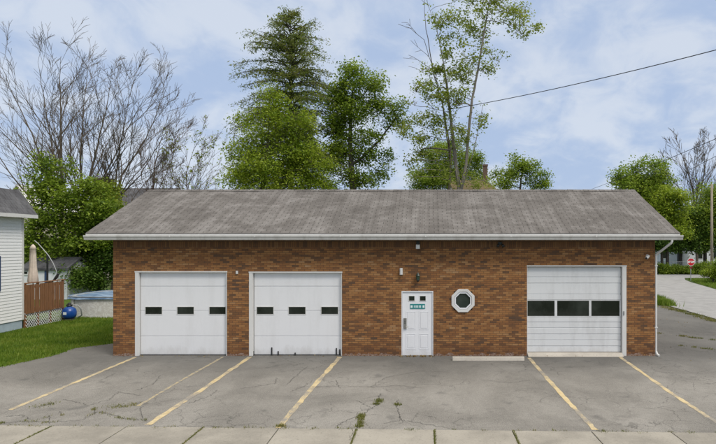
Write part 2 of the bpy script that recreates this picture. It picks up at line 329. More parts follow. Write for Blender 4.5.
# ---- mesh builder
class MB:
    def __init__(s): s.v = []; s.f = []
    def add(s, vs, fs):
        n = len(s.v); s.v += [tuple(p) for p in vs]; s.f += [tuple(i + n for i in q) for q in fs]; return s
    def box(s, x0, x1, y0, y1, z0, z1):
        return s.add([(x0, y0, z0), (x1, y0, z0), (x1, y1, z0), (x0, y1, z0), (x0, y0, z1), (x1, y0, z1), (x1, y1, z1), (x0, y1, z1)],
                     [(0, 3, 2, 1), (4, 5, 6, 7), (0, 1, 5, 4), (1, 2, 6, 5), (2, 3, 7, 6), (3, 0, 4, 7)])
    def prism(s, poly, axis, a, b):
        """extrude a 2-D polygon: axis 'y' takes (x, z), 'x' takes (y, z), 'z' takes (x, y)"""
        n = len(poly)
        mk = {'y': lambda p, t: (p[0], t, p[1]), 'x': lambda p, t: (t, p[0], p[1]), 'z': lambda p, t: (p[0], p[1], t)}[axis]
        vs = [mk(p, a) for p in poly] + [mk(p, b) for p in poly]
        return s.add(vs, [tuple(range(n))[::-1], tuple(range(n, 2 * n))] + [(i, (i + 1) % n, n + (i + 1) % n, n + i) for i in range(n)])
    def ring(s, outer, inner, axis, a, b):
        n = len(outer)
        mk = {'y': lambda p, t: (p[0], t, p[1])}[axis]
        vs = [mk(p, a) for p in outer] + [mk(p, a) for p in inner] + [mk(p, b) for p in outer] + [mk(p, b) for p in inner]
        fs = []
        for i in range(n):
            j = (i + 1) % n
            fs += [(i, j, n + j, n + i), (2 * n + i, 3 * n + i, 3 * n + j, 2 * n + j), (i, 2 * n + i, 2 * n + j, j), (n + i, n + j, 3 * n + j, 3 * n + i)]
        return s.add(vs, fs)
    def tube(s, pts, rad, sides=8, cap=True):
        pts = [np.array(p, float) for p in pts]; rad = rad if isinstance(rad, (list, tuple)) else [rad] * len(pts)
        rings = []; base = len(s.v); prev = None
        for i, p in enumerate(pts):
            d = pts[min(i + 1, len(pts) - 1)] - pts[max(i - 1, 0)]; d /= (np.linalg.norm(d) + 1e-9)
            a = prev if prev is not None else (np.array((1.0, 0, 0)) if abs(d[0]) < 0.8 else np.array((0, 1.0, 0)))
            a = a - d * a.dot(d); a /= np.linalg.norm(a); b = np.cross(d, a); prev = a
            for q in range(sides):
                t = 2 * math.pi * q / sides; s.v.append(tuple(p + rad[i] * (a * math.cos(t) + b * math.sin(t))))
        for i in range(len(pts) - 1):
            for q in range(sides):
                r = (q + 1) % sides
                s.f.append((base + i * sides + q, base + i * sides + r, base + (i + 1) * sides + r, base + (i + 1) * sides + q))
        if cap:
            s.f.append(tuple(base + q for q in range(sides))[::-1]); e = base + (len(pts) - 1) * sides; s.f.append(tuple(e + q for q in range(sides)))
        return s
    def lathe(s, cx, cy, prof, sides=20):
        """prof: list of (radius, z)"""
        return s.tube([(cx, cy, z) for r, z in prof], [r for r, z in prof], sides)
    def build(s, name, mat, parent=None, loc=None, smooth=False, bevel=0.0):
        off = np.array(parent['_o'] if parent is not None else (loc or (0, 0, 0)), float)
        me = bpy.data.meshes.new(name); v = np.array(s.v, float) - off
        me.from_pydata(v.tolist(), [], s.f); me.update()
        return finish(name, me, mat, parent, loc, smooth, bevel)

ORG = {}
def finish(name, me, mat, parent, loc, smooth=False, bevel=0.0):
    o = bpy.data.objects.new(name, me); COL.objects.link(o)
    if mat is not None: me.materials.append(mat)
    if parent is not None: o.parent = parent
    elif loc is not None: o.location = loc
    o['_o'] = list(parent['_o']) if parent is not None else list(loc or (0, 0, 0))
    ORG[o.name] = 1
    if smooth:
        me.polygons.foreach_set('use_smooth', [True] * len(me.polygons))
    if bevel:
        b = o.modifiers.new('bevel', 'BEVEL'); b.width = bevel; b.segments = 2; b.limit_method = 'ANGLE'; b.angle_limit = math.radians(40)
    return o
def tag(o, label, cat, group=None):
    o['label'] = label; o['category'] = cat
    if group: o['group'] = group
    return o
def thing(name, label, cat, loc, group=None):
    o = bpy.data.objects.new(name, None); COL.objects.link(o); o.location = loc; o['_o'] = list(loc); o.empty_display_size = 0.3
    ORG[o.name] = 1
    return tag(o, label, cat, group)
def struct(o, kind='structure'):
    o['kind'] = kind; return o
def np_mesh(name, verts, faces_n, mat, parent=None, loc=None):
    """verts (N,3) already grouped face by face, faces_n corners each"""
    off = np.array(parent['_o'] if parent is not None else (loc or (0, 0, 0)), float)
    v = (np.asarray(verts, float).reshape(-1, 3) - off).astype(np.float32); n = len(v); nf = n // faces_n
    me = bpy.data.meshes.new(name); me.vertices.add(n); me.vertices.foreach_set('co', v.ravel())
    me.loops.add(n); me.loops.foreach_set('vertex_index', np.arange(n, dtype=np.int32))
    me.polygons.add(nf); me.polygons.foreach_set('loop_start', np.arange(0, n, faces_n, dtype=np.int32))
    me.update(calc_edges=True); me.validate()
    return finish(name, me, mat, parent, loc)

# ------------------------------------------------------------------ the ground
EDGE = lambda x: 10.87 - 0.031 * x                       # where asphalt meets the sidewalk
def flat(name, poly, z, mat):
    mb = MB(); mb.add([(x, y, z) for x, y in poly], [tuple(range(len(poly)))]); return struct(mb.build(name, mat))
flat('ground', [(-900, -500), (900, -500), (900, 1500), (-900, 1500)], -0.03, M['soil'])
lot = [(-14.5, EDGE(-14.5)), (13.62, EDGE(13.62)), (13.62, 27.0), (13.7, 32.0), (12.6, 33.5), (7.6, 33.0), (7.6, 27.5), (-10.0, 27.0), (-10.2, 21.0), (-11.4, 20.4), (-12.35, 19.3), (-12.2, 18.1), (-12.65, 16.4), (-13.4, 13.2)]
flat('parking_lot', lot, 0.0, M['asphalt'])
flat('lawn', [(-40, 8), (-15.5, 8), (-14.5, EDGE(-14.5) + .1), (-13.4, 13.2), (-12.65, 16.4), (-12.2, 18.1), (-12.35, 19.3), (-11.4, 20.4), (-10.2, 21.0), (-9.5, 30), (-9.5, 45), (-40, 45)], -0.012, M['lawn'])
def road_poly():
    left = [(13.75, 9.0), (13.75, 27), (13.85, 32), (15.2, 38), (18.4, 48), (21.8, 56), (23.0, 58.2)]
    right = [(26.6, 58.2), (25.2, 55), (24.2, 51.5), (22.3, 43), (21.0, 34), (20.6, 27), (20.6, 9.0)]
    return left + right
flat('side_street', road_poly(), 0.004, M['road'])
flat('cross_street', [(-5, 58.2), (90, 58.2), (90, 64.5), (-5, 64.5)], 0.0, M['road'])
flat('main_street', [(-80, -4), (90, -4), (90, 7.2), (-80, 7.2)], -0.12, M['asphalt'])
mb = MB(); mb.prism([(-80, 7.2), (90, 7.2), (90, 7.36), (-80, 7.36)], 'z', -0.14, 0.0); struct(mb.build('kerb', M['concrete']))
mb = MB()
for i in range(-12, 12):
    x0 = -1.45 + 1.523 * i + 0.011; x1 = x0 + 1.501
    t = 0.031
    mb.prism([(x0 + 0.03, EDGE(x0) - 1.52), (x1 + 0.03, EDGE(x1) - 1.52), (x1, EDGE(x1) - 0.008), (x0, EDGE(x0) - 0.008)], 'z', -0.028, 0.008)
struct(mb.build('sidewalk', M['sidewalk']))

rng = np.random.default_rng(7)
def strip(mb, pts, w, z, jitter=0.0, sub=1):
    """a ragged painted stripe: pts [(x, y)...], width w"""
    pts = np.array(pts, float); out = []
    for i in range(len(pts) - 1):
        for t in np.linspace(0, 1, sub, endpoint=False): out.append(pts[i] * (1 - t) + pts[i + 1] * t)
    out.append(pts[-1]); out = np.array(out); out[1:-1] += rng.normal(0, jitter, (len(out) - 2, 2)) if len(out) > 2 else 0
    d = np.gradient(out, axis=0); d /= np.linalg.norm(d, axis=1)[:, None] + 1e-9; nrm = np.stack([-d[:, 1], d[:, 0]], 1)
    ww = w * (1 + rng.uniform(-0.25, 0.25, len(out))) / 2 if jitter else np.full(len(out), w / 2)
    L = out + nrm * ww[:, None]; R = out - nrm * ww[:, None]; n = len(out)
    mb.add([(x, y, z) for x, y in L] + [(x, y, z) for x, y in R], [(i, n + i, n + i + 1, i + 1) for i in range(n - 1)])
for pts, w, mt in [([G(10, 410), G(67, 386), G(100, 372), G(136, 357)], 0.115, 'line'), ([G(138, 406), G(182, 380), G(223, 357)], 0.085, 'faded_line'),
                   ([G(148, 425), G(200, 391), G(250, 357)], 0.13, 'line'), ([G(278, 428), G(312, 388), G(340, 357)], 0.13, 'line'),
                   ([G(595, 430), G(563, 396), G(529, 358)], 0.11, 'line'), ([G(742, 440), G(716, 422), G(671, 393), G(620, 357)], 0.105, 'line')]:
    mb = MB(); strip(mb, pts, w, 0.004, 0.006, 14); struct(mb.build('parking_line', M[mt]))
# joint lines of the sidewalk that run on as grass
A = lambda pts: [G(p[0] / 2.983, 340 + p[1] / 2.983) for p in pts]
B = lambda pts: [G(240 + p[0] / 2.983, 340 + p[1] / 2.983) for p in pts]
C_ = lambda pts: [G(476 + p[0] / 2.983, 340 + p[1] / 2.983) for p in pts]
cracks = [A([(0, 250), (70, 243), (140, 246), (240, 240), (290, 215), (340, 225), (380, 237), (440, 240)]), A([(144, 226), (147, 250)]), A([(178, 213), (186, 226)]), A([(278, 200), (283, 222)]),
          A([(188, 178), (230, 185), (262, 196), (330, 178), (350, 155), (420, 166)]), A([(240, 128), (300, 120), (345, 100)]), A([(90, 205), (130, 196), (160, 190)]), A([(20, 228), (60, 226), (90, 236)]),
          A([(410, 150), (460, 130), (480, 105)]), A([(560, 190), (620, 170), (650, 150)]), A([(640, 95), (690, 92)]), A([(420, 200), (425, 235)]),
          B([(330, 300), (337, 268), (356, 258), (362, 224), (400, 201), (416, 190), (411, 172), (420, 160)]), B([(285, 258), (320, 240), (362, 224)]), B([(472, 178), (468, 205), (476, 228), (480, 239), (430, 250)]), B([(480, 239), (560, 253), (640, 266)]),
          B([(0, 146), (60, 137), (104, 130), (110, 113)]), B([(140, 132), (180, 96), (200, 80)]), B([(228, 140), (300, 137), (390, 141), (470, 136), (550, 144)]), B([(390, 141), (440, 110), (540, 92), (620, 96)]), B([(350, 180), (390, 202)]), B([(150, 155), (190, 140), (215, 120)]),
          B([(285, 120), (300, 145)]), B([(560, 60), (640, 66), (716, 58)]), C_([(20, 120), (90, 128), (170, 120)]),
          [G(657, 333), G(680, 334), G(716, 340.5)], [G(657, 322), G(690, 325), G(716, 330)], [G(672, 346), G(700, 352), G(730, 349)]]
mb = MB()
for c in cracks: strip(mb, c, 0.0085, 0.008, 0.022, 14)
struct(mb.build('asphalt_cracks', M['crack']))

def blades(n, pts, h, w, lean=0.5, seed=0, z=0.0):
    """n triangular grass blades; pts(rng, n) gives root (x, y)"""
    r = np.random.default_rng(seed); xy = pts(r, n); hh = h * r.uniform(0.45, 1.25, n); a = r.uniform(0, 2 * math.pi, n)
    root = np.c_[xy, np.full(n, z)]; side = np.c_[np.cos(a), np.sin(a), np.zeros(n)] * (w * r.uniform(0.6, 1.3, n))[:, None] / 2
    b = r.uniform(0, 2 * math.pi, n); tip = root + np.c_[np.cos(b) * lean * hh * r.random(n), np.sin(b) * lean * hh * r.random(n), hh]
    return np.stack([root - side, root + side, tip], 1)
def in_poly(p, poly):
    poly = np.array(poly); x, y = p[:, 0], p[:, 1]; ins = np.zeros(len(p), bool); j = len(poly) - 1
    for i in range(len(poly)):
        xi, yi = poly[i]; xj, yj = poly[j]
        ins ^= ((yi > y) != (yj > y)) & (x < (xj - xi) * (y - yi) / (yj - yi + 1e-12) + xi); j = i
    return ins
lawn_poly = [(-17.2, 11), (-14.6, 11.5), (-13.4, 13.2), (-12.6, 16.4), (-12.15, 18.1), (-12.3, 19.3), (-11.35, 20.4), (-10.25, 21.0), (-10.4, 29), (-17.2, 29)]
def lawn_pts(r, n):
    p = np.c_[r.uniform(-17.3, -10.2, n * 2), r.uniform(11, 29, n * 2)]; p = p[in_poly(p + r.normal(0, 0.06, p.shape), lawn_poly)]; return p[r.integers(0, len(p), n)] if len(p) < n else p[:n]
struct(np_mesh('lawn_grass', blades(62000, lawn_pts, 0.10, 0.028, 0.8, 3, -0.01), 3, M['blade']), 'stuff')
def line_pts(lines, sp):
    def f(r, n):
        o = []
        segs = [(np.array(l[i]), np.array(l[i + 1])) for l in lines for i in range(len(l) - 1)]
        L = np.array([np.linalg.norm(b - a) for a, b in segs]); idx = r.choice(len(segs), n, p=L / L.sum()); t = r.random(n)
        p = np.array([segs[i][0] * (1 - q) + segs[i][1] * q for i, q in zip(idx, t)])
        return p + r.normal(0, sp, p.shape)
    return f
def clumped(f, k, sp):
    def g(r, n):
        c = f(r, k); return c[r.integers(0, k, n)] + r.normal(0, sp, (n, 2))
    return g
weed_lines = [A([(0, 248), (70, 243), (140, 246), (240, 240), (290, 215), (380, 237), (440, 240)]), A([(144, 226), (147, 250)]), A([(178, 213), (186, 226)]), A([(278, 200), (283, 222)])]
weedy2 = [B([(356, 262), (362, 224)]), B([(405, 192), (416, 185), (412, 172)]), B([(470, 182), (469, 198)]), B([(100, 262), (130, 256)])]
patch_w = [A([(320, 202), (350, 196), (398, 196)])]; patch_d = [A([(90, 205), (120, 198), (155, 190)])]
edge_line = [[(x, EDGE(x)) for x in np.linspace(-9.5, 7, 30)]]
jl = lambda i, a, b: [(-1.45 + 1.523 * i + 0.02, EDGE(-1.45 + 1.523 * i) + a), (-1.45 + 1.523 * i + 0.02, EDGE(-1.45 + 1.523 * i) + b)]
joints = [jl(i, -1.4, 0.0) for i in (-4, -2, 0, 1, 2)]; joints2 = [jl(i, -1.5, 0) for i in range(-6, 6)]
side_edge = [[G(660, 306.5), G(680, 311), G(700, 317), G(722, 323)]]
bl = [blades(330, clumped(line_pts(weed_lines, 0.015), 26, 0.035), 0.045, 0.012, 1.0, 11), blades(900, clumped(line_pts(weedy2, 0.01), 22, 0.04), 0.06, 0.014, 1.0, 12),
      blades(230, clumped(line_pts(patch_w, 0.09), 26, 0.06), 0.04, 0.014, 1.2, 13), blades(160, clumped(line_pts(patch_d, 0.08), 18, 0.06), 0.03, 0.014, 1.2, 14),
      blades(800, clumped(line_pts(edge_line, 0.02), 70, 0.04), 0.04, 0.012, 1.0, 15), blades(3200, line_pts(joints, 0.012), 0.03, 0.012, 1.0, 16), blades(500, line_pts(joints2, 0.006), 0.02, 0.01, 1.0, 17),
      blades(1600, clumped(line_pts(side_edge, 0.1), 50, 0.13), 0.10, 0.022, 1.0, 18), blades(500, clumped(line_pts([[G(657, 333), G(716, 340.5)], [G(680, 346), G(716, 350)]], 0.05), 14, 0.06), 0.06, 0.02, 1.0, 19)]
struct(np_mesh('crack_weeds', np.concatenate(bl), 3, M['weed']), 'stuff')
# tall weeds between lot and street, grass strip along the far side of the street
def disc(cx, cy, rx, ry): return lambda r, n: np.c_[cx + rx * r.normal(0, 0.5, n), cy + ry * r.normal(0, 0.5, n)]
struct(np_mesh('verge_weeds', np.concatenate([blades(1800, disc(13.9, 33.0, 0.4, 0.7), 0.34, 0.04, 0.7, 21), blades(1600, disc(14.4, 35.6, 0.4, 1.1), 0.34, 0.04, 0.7, 22)]), 3, M['blade']), 'stuff')
strip_poly = [(22.5, 43), (24.5, 51.5), (26.2, 56.5), (29.5, 56.5), (28.5, 50), (26.5, 43), (27, 34), (21.3, 34)]
def sp_pts(r, n):
    p = np.c_[r.uniform(21, 30, n * 3), r.uniform(34, 57, n * 3)]; p = p[in_poly(p, strip_poly)]; return p[:n]
struct(np_mesh('verge_grass', blades(9000, sp_pts, 0.2, 0.05, 0.8, 23, -0.02), 3, M['blade']), 'stuff')
def leaf_pts(r, n): return np.c_[r.uniform(-1.0, 0.15, n), 17.86 + r.normal(0, 0.035, n)]
def litter(n, pts, s, seed):
    r = np.random.default_rng(seed); xy = pts(r, n); c = np.c_[xy, 0.008 + r.random(n) * 0.03]; a = r.normal(0, 1, (n, 3)); a /= np.linalg.norm(a, axis=1)[:, None]
    b = np.cross(a, r.normal(0, 1, (n, 3))); b /= np.linalg.norm(b, axis=1)[:, None]; ss = s * r.uniform(0.5, 1.3, n)[:, None]
    return np.stack([c - a * ss, c - b * ss * 0.6, c + a * ss, c + b * ss * 0.6], 1)
struct(np_mesh('fallen_leaves', np.concatenate([litter(90, leaf_pts, 0.03, 31), litter(120, lambda r, n: np.c_[r.uniform(-10, 7.2, n), 17.9 + r.normal(0, 0.05, n)], 0.022, 32), litter(60, lambda r, n: np.c_[r.uniform(7.5, 12.5, n), r.uniform(17, 30, n)], 0.03, 33)]), 4, M['dry_leaf']), 'stuff')

# ------------------------------------------------------------------ the brick garage
YW = 18.0; X0, X1 = -10.24, 7.27; YB = 25.05; WT = 3.76
bg = thing('brick_garage', 'long low brown brick garage with three white overhead doors and a worn grey shingle roof', 'building', (X0, YW, 0))
D1 = (PX(135, YW), PX(227, YW), PZ(271.5, YW)); D2 = (PX(249, YW), PX(342, YW), PZ(272, YW)); D3 = (PX(527, YW), PX(626.5, YW), PZ(265.7, YW)); DE = (PX(401.5, YW), PX(433.2, YW), PZ(291, YW))
OCX, OCZ, OCR = PX(463, YW), PZ(300.6, YW), 0.395
OX0, OX1, OZ0, OZ1 = OCX - 0.3, OCX + 0.3, OCZ - 0.3, OCZ + 0.3
mb = MB(); TH = 0.24
def wall_box(x0, x1, z0, z1): mb.box(x0, x1, YW, YW + TH, z0, z1)
cuts = sorted([(D1[0], D1[1], 0, D1[2]), (D2[0], D2[1], 0, D2[2]), (DE[0], DE[1], 0, DE[2]), (OX0, OX1, OZ0, OZ1), (D3[0], D3[1], 0, D3[2])])
# the front wall as a grid of quads round the openings: front and back faces plus reveals
xs = sorted({X0, X1, *[c[0] for c in cuts], *[c[1] for c in cuts]}); zs = sorted({0.0, WT, *[c[2] for c in cuts], *[c[3] for c in cuts]})
hole = lambda x, z: any(c[0] < x < c[1] and c[2] < z < c[3] for c in cuts)
for i in range(len(xs) - 1):
    for j in range(len(zs) - 1):
        a, b, c, d = xs[i], xs[i + 1], zs[j], zs[j + 1]
        if hole((a + b) / 2, (c + d) / 2): continue
        mb.add([(a, YW, c), (b, YW, c), (b, YW, d), (a, YW, d)], [(0, 1, 2, 3)]); mb.add([(a, YW + TH, c), (b, YW + TH, c), (b, YW + TH, d), (a, YW + TH, d)], [(3, 2, 1, 0)])
for a, b, c, d in cuts:
    y0, y1 = YW, YW + TH
    mb.add([(a, y0, c), (a, y1, c), (a, y1, d), (a, y0, d)], [(0, 1, 2, 3)]); mb.add([(b, y0, c), (b, y1, c), (b, y1, d), (b, y0, d)], [(3, 2, 1, 0)])
    mb.add([(a, y0, d), (b, y0, d), (b, y1, d), (a, y1, d)], [(0, 1, 2, 3)])
    if c > 0: mb.add([(a, y0, c), (b, y0, c), (b, y1, c), (a, y1, c)], [(3, 2, 1, 0)])
YR, ZR, ZE, YE = 21.52, 5.70, 3.95, 17.55
rz = lambda y: ZR - (ZR - ZE) * abs(y - YR) / (YR - YE)
for xa, xb in ((X0, X0 + TH), (X1 - TH, X1)):             # gable ends
    mb.prism([(YW + TH, 0), (YB - TH, 0), (YB - TH, rz(YB) - 0.16), (YR, ZR - 0.16), (YW + TH, rz(YW + TH) - 0.16)], 'x', xa, xb)
    mb.add([(xa if xa == X0 else xb, YW, 0), (xa if xa == X0 else xb, YW + TH, 0), (xa if xa == X0 else xb, YW + TH, WT), (xa if xa == X0 else xb, YW, WT)], [(3, 2, 1, 0) if xa == X0 else (0, 1, 2, 3)])
mb.box(X0, X1, YB - TH, YB, 0, WT)
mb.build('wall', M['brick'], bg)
XE0, XE1 = -10.87, 7.90; t = 0.045
mb = MB(); YEB = 2 * YR - YE
# shingle skin, slightly wavy along the eave and the ridge
N = 60
def slope(ya, yb, flip):
    r = np.random.default_rng(5); vs = []; fs = []; m = 10
    for i in range(N + 1):
        x = XE0 + (XE1 - XE0) * i / N
        for j in range(m + 1):
            y = ya + (yb - ya) * j / m; z = rz(y) + (0.012 * math.sin(i * 0.7 + j) * math.sin(j * 0.31 * math.pi) + r.normal(0, 0.003) if 0 < j < m else 0.006 * math.sin(i * 0.43))
            vs.append((x, y, z))
    for i in range(N):
        for j in range(m):
            q = (i * (m + 1) + j, (i + 1) * (m + 1) + j, (i + 1) * (m + 1) + j + 1, i * (m + 1) + j + 1); fs.append(q if flip else q[::-1])
    mb.add(vs, fs)
slope(YE, YR, True); slope(YEB, YR, False)
roof = mb.build('roof', M['shingle'], bg)
mb = MB(); d = 0.05                                                # deck boards below the shingles, closing the roof's thickness
mb.prism([(YE + 0.01, ZE - 0.012 - d), (YR, ZR - 0.012 - d), (YEB - 0.01, ZE - 0.012 - d), (YEB - 0.01, ZE - 0.02), (YR, ZR - 0.02), (YE + 0.01, ZE - 0.02)], 'x', XE0 + 0.012, XE1 - 0.012)
mb.build('roof_deck', M['trim_white'], roof)
mb = MB()
for i in range(62):                                                # ridge caps
    x = XE0 + 0.305 * i; xe = min(x + 0.33, XE1)
    if x > XE1 - 0.05: break
    z = ZR + 0.006 + 0.004 * (i % 2)
    mb.add([(x, YR - 0.15, z - 0.055), (xe, YR - 0.15, z - 0.06), (xe, YR, z + 0.006), (x, YR, z + 0.012), (xe, YR + 0.15, z - 0.06), (x, YR + 0.15, z - 0.055)], [(0, 1, 2, 3), (3, 2, 4, 5)])
mb.build('ridge_cap', M['shingle'], roof)
for xa, xb in ((XE0 + 0.02, XE0 + 0.045), (XE1 - 0.045, XE1 - 0.02)):
    mb = MB()
    for s in (-1, 1):
        ye = YE + 0.03 if s < 0 else YEB - 0.03
        mb.prism([(ye, ZE - 0.17), (YR, ZR - 0.20), (YR, ZR - 0.075), (ye, ZE - 0.075)], 'x', xa, xb)
    mb.build('rake_board', M['trim_white'], bg)
mb = MB(); mb.box(XE0 + 0.05, XE1 - 0.05, YE + 0.055, YE + 0.08, ZE - 0.20, ZE - 0.055); mb.build('fascia', M['trim_white'], bg)
mb = MB(); mb.box(XE0 + 0.05, XE1 - 0.05, YE + 0.082, YW - 0.003, ZE - 0.20, ZE - 0.185); mb.build('soffit', M['trim_white'], bg)
mb = MB(); yb = YE + 0.052; g0 = ZE - 0.055; g1 = ZE - 0.205     # K-style gutter
prof = [(yb, g0), (yb, g1), (yb - 0.075, g1), (yb - 0.085, g1 + 0.02), (yb - 0.09, g1 + 0.055), (yb - 0.118, g1 + 0.1), (yb - 0.125, g0 - 0.012), (yb - 0.125, g0), (yb - 0.112, g0), (yb - 0.112, g0 - 0.02), (yb - 0.012, g0 - 0.02), (yb - 0.012, g0)]
mb.prism(prof, 'x', XE0 - 0.02, XE1 + 0.06); gut = mb.build('gutter', M['gutter'], bg, bevel=0.003)
mb = MB()
for i in range(1, 7): x = XE0 + i * 2.68; mb = MB(); mb.box(x, x + 0.03, yb - 0.1285, yb - 0.1255, g1 + 0.09, g0 + 0.002); mb.build('gutter_seam', M['trim_white'], gut)
mb = MB()                                                          # downspout at the corner
xg, yg = PX(672, YE), YE + 0.0; xd = X1 + 0.045
mb.tube([(xg, yg, g1 + 0.01), (xg, yg + 0.005, g1 - 0.06), (xg - 0.02, yg + 0.02, g1 - 0.1), (xd + 0.03, YW + 0.02, PZ(254, YW)), (xd, YW + 0.04, PZ(256, YW)), (xd, YW + 0.04, 0.16), (xd + 0.02, YW - 0.0, 0.06), (xd + 0.05, YW - 0.1, 0.02)], 0.038, 8)
ds = mb.build('downspout', M['trim_white'], bg)
mb = MB()
for z in (0.9, 2.9): mb = MB(); mb.box(xd - 0.05, xd + 0.05, YW - 0.004, YW + 0.09, z, z + 0.03); mb.build('strap', M['trim_white'], ds)

YD = YW + 0.10                                                     # face of the doors inside the openings
def small_windows(door, spans, z0, z1, y):
    for a, b in spans:
        m = MB(); f = 0.018
        m.box(a - f, b + f, y - 0.012, y + 0.002, z1, z1 + f); m.box(a - f, b + f, y - 0.012, y + 0.002, z0 - f, z0); m.box(a - f, a, y - 0.012, y + 0.002, z0, z1); m.box(b, b + f, y - 0.012, y + 0.002, z0, z1)
        w = m.build('window', M['trim_white'], door, bevel=0.002)
        m = MB(); m.box(a, b, y - 0.004, y + 0.001, z0, z1); m.build('pane', M['pane'], w)
def smooth_door(D, win, cats):
    a, b, top = D; m = MB(); m.box(a + 0.13, b - 0.03, YD + 0.02, YD + 0.05, 0.015, top - 0.02)
    edges = [0.02] + [PZ(p, YW) for p in (336.5, 311, 286.5)] + [top - 0.035]
    for i in range(4): m.box(a + 0.135, b - 0.035, YD, YD + 0.03, edges[i] + 0.006, edges[i + 1] - 0.006)
    door = m.build('garage_door', M['door_white'], bg, bevel=0.008)
    m = MB(); m.box(a, a + 0.12, YW - 0.006, YW + 0.16, 0, top - 0.03); m.build('jamb', M['trim_white'], door, bevel=0.006)
    m = MB(); m.box(b - 0.03, b, YW + 0.01, YW + 0.16, 0, top - 0.03); m.build('jamb', M['trim_white'], door, bevel=0.004)
    m = MB(); m.box(a - 0.01, b + 0.01, YW - 0.012, YW + 0.16, top - 0.03, top + 0.012); m.build('header', M['trim_white'], door, bevel=0.004)
    m = MB(); m.box(a + 0.12, b - 0.03, YD - 0.004, YD + 0.04, 0.0, 0.022); m.build('bottom_seal', M['rubber'], door)
    small_windows(door, [(PX(p, YW), PX(q, YW)) for p, q in win], PZ(314.5, YW), PZ(307.3, YW), YD)
    return door
gd1 = smooth_door(D1, [(144, 160.5), (176, 192.5), (208.3, 224.5)], '')
gd2 = smooth_door(D2, [(256, 272.5), (288, 304.8), (320.8, 337.5)], '')
for px, h in ((252.5, 0.14), (271, 0.26), (277.5, 0.14), (294.5, 0.09), (336, 0.24), (339.3, 0.2)):
    m = MB(); x = PX(px, YW); m.box(x - 0.018, x + 0.018, YD - 0.03, YD - 0.001, 0.0, h); m.box(x - 0.03, x + 0.03, YD - 0.045, YD - 0.0305, 0.0, 0.03); m.build('door_stop', M['rubber'], gd2, bevel=0.004)
# door with ribs and a window band
a, b, top = D3
m = MB(); zsill = 0.10
ys = [267.2, 277.2, 283.4, 294.3, 300.3, 317.2, 322.5, 328.2, 334.5, 340.5, 346.6, 352.6]
zz = [PZ(p, YW) for p in ys]
for i in range(len(zz) - 1):
    if i == 4: continue
    m.box(a + 0.02, b - 0.15, YD - (0.006 if i % 2 else 0.0), YD + 0.04, zz[i + 1] + 0.007, zz[i] - 0.007)
m.box(a + 0.03, b - 0.16, YD + 0.016, YD + 0.045, zz[-1], zz[4] - 0.0); m.box(a + 0.03, b - 0.16, YD + 0.014, YD + 0.045, zz[4] + 0.001, zz[0])
gd3 = m.build('garage_door', M['door_old'], bg, bevel=0.007)
gd3['label'] = 'ribbed older door with a wide window band'
wz0, wz1 = PZ(316.5, YW), PZ(301, YW)
wx = [(527.8, 555.2), (557.8, 589.8), (592.2, 620.6)]
m = MB(); m.box(a + 0.02, b - 0.15, YD - 0.01, YD + 0.012, wz1, zz[4] - 0.002); m.box(a + 0.02, b - 0.15, YD - 0.01, YD + 0.012, zz[5] + 0.002, wz0)
for (p, q), (r_, s_) in zip(wx[:-1], wx[1:]): m.box(PX(q, YW), PX(r_, YW), YD - 0.01, YD + 0.012, wz0, wz1)
m.box(a + 0.02, PX(wx[0][0], YW), YD - 0.01, YD + 0.012, wz0, wz1); m.box(PX(wx[2][1], YW), b - 0.15, YD - 0.01, YD + 0.012, wz0, wz1)
m.build('window_frame', M['door_old'], gd3, bevel=0.004)
for p, q in wx: m = MB(); m.box(PX(p, YW), PX(q, YW), YD + 0.004, YD + 0.013, wz0, wz1); m.build('pane', M['pane'], gd3)
m = MB(); m.box(b - 0.135, b, YW - 0.004, YW + 0.15, 0.0, top - 0.03); m.build('jamb', M['trim_white'], gd3, bevel=0.006)
m = MB(); m.box(a, a + 0.018, YW + 0.01, YW + 0.15, 0.0, top - 0.03); m.build('jamb', M['trim_white'], gd3, bevel=0.003)
m = MB(); m.box(a - 0.01, b + 0.01, YW - 0.01, YW + 0.15, top - 0.03, top + 0.01); m.build('header', M['trim_white'], gd3, bevel=0.003)
m = MB(); m.box(b - 0.105, b - 0.075, YW - 0.025, YW - 0.0045, 1.32, 1.45); m.build('latch', M['grey_metal'], gd3, bevel=0.003)
m = MB(); m.prism([(YW - 0.16, 0.004), (YW + 0.16, 0.004), (YW + 0.16, zz[-1] - 0.006), (YW + 0.02, zz[-1] - 0.008)], 'x', a + 0.02, b - 0.138); m.build('sill', M['concrete'], gd3)

# entry door: white, six raised panels' outline, two little lights, keypad lock, teal sign
a, b, top = DE
m = MB(); m.box(a, a + 0.028, YW - 0.004, YW + 0.14, 0, top - 0.03); m.box(b - 0.028, b, YW - 0.004, YW + 0.14, 0, top - 0.03); m.box(a, b, YW - 0.004, YW + 0.14, top - 0.03, top)
fr_mb = m
yd = YW + 0.03; m = MB(); da, db, dt = a + 0.032, b - 0.032, top - 0.034
wspan = [(PX(409, YW), PX(414.4, YW)), (PX(420, YW), PX(425.6, YW))]; dz0, dz1 = PZ(300.8, YW), PZ(296.2, YW)
m.box(da, db, yd, yd + 0.045, 0.02, dt)
def panel(x0, x1, z0, z1):
    e = 0.03
    m.box(x0, x1, yd - 0.006, yd - 0.001, z0, z0 + e); m.box(x0, x1, yd - 0.006, yd - 0.001, z1 - e, z1); m.box(x0, x0 + e, yd - 0.006, yd - 0.001, z0 + e, z1 - e); m.box(x1 - e, x1, yd - 0.006, yd - 0.001, z0 + e, z1 - e)
    m.prism([(x0 + 0.055, z0 + 0.055), (x1 - 0.055, z0 + 0.055), (x1 - 0.055, z1 - 0.055), (x0 + 0.055, z1 - 0.055)], 'y', yd - 0.008, yd - 0.001)
xm = (da + db) / 2; w = 0.32
for x0 in (xm - 0.05 - w, xm + 0.05): panel(x0, x0 + w, 0.2, 0.72); panel(x0, x0 + w, 0.84, 1.44)
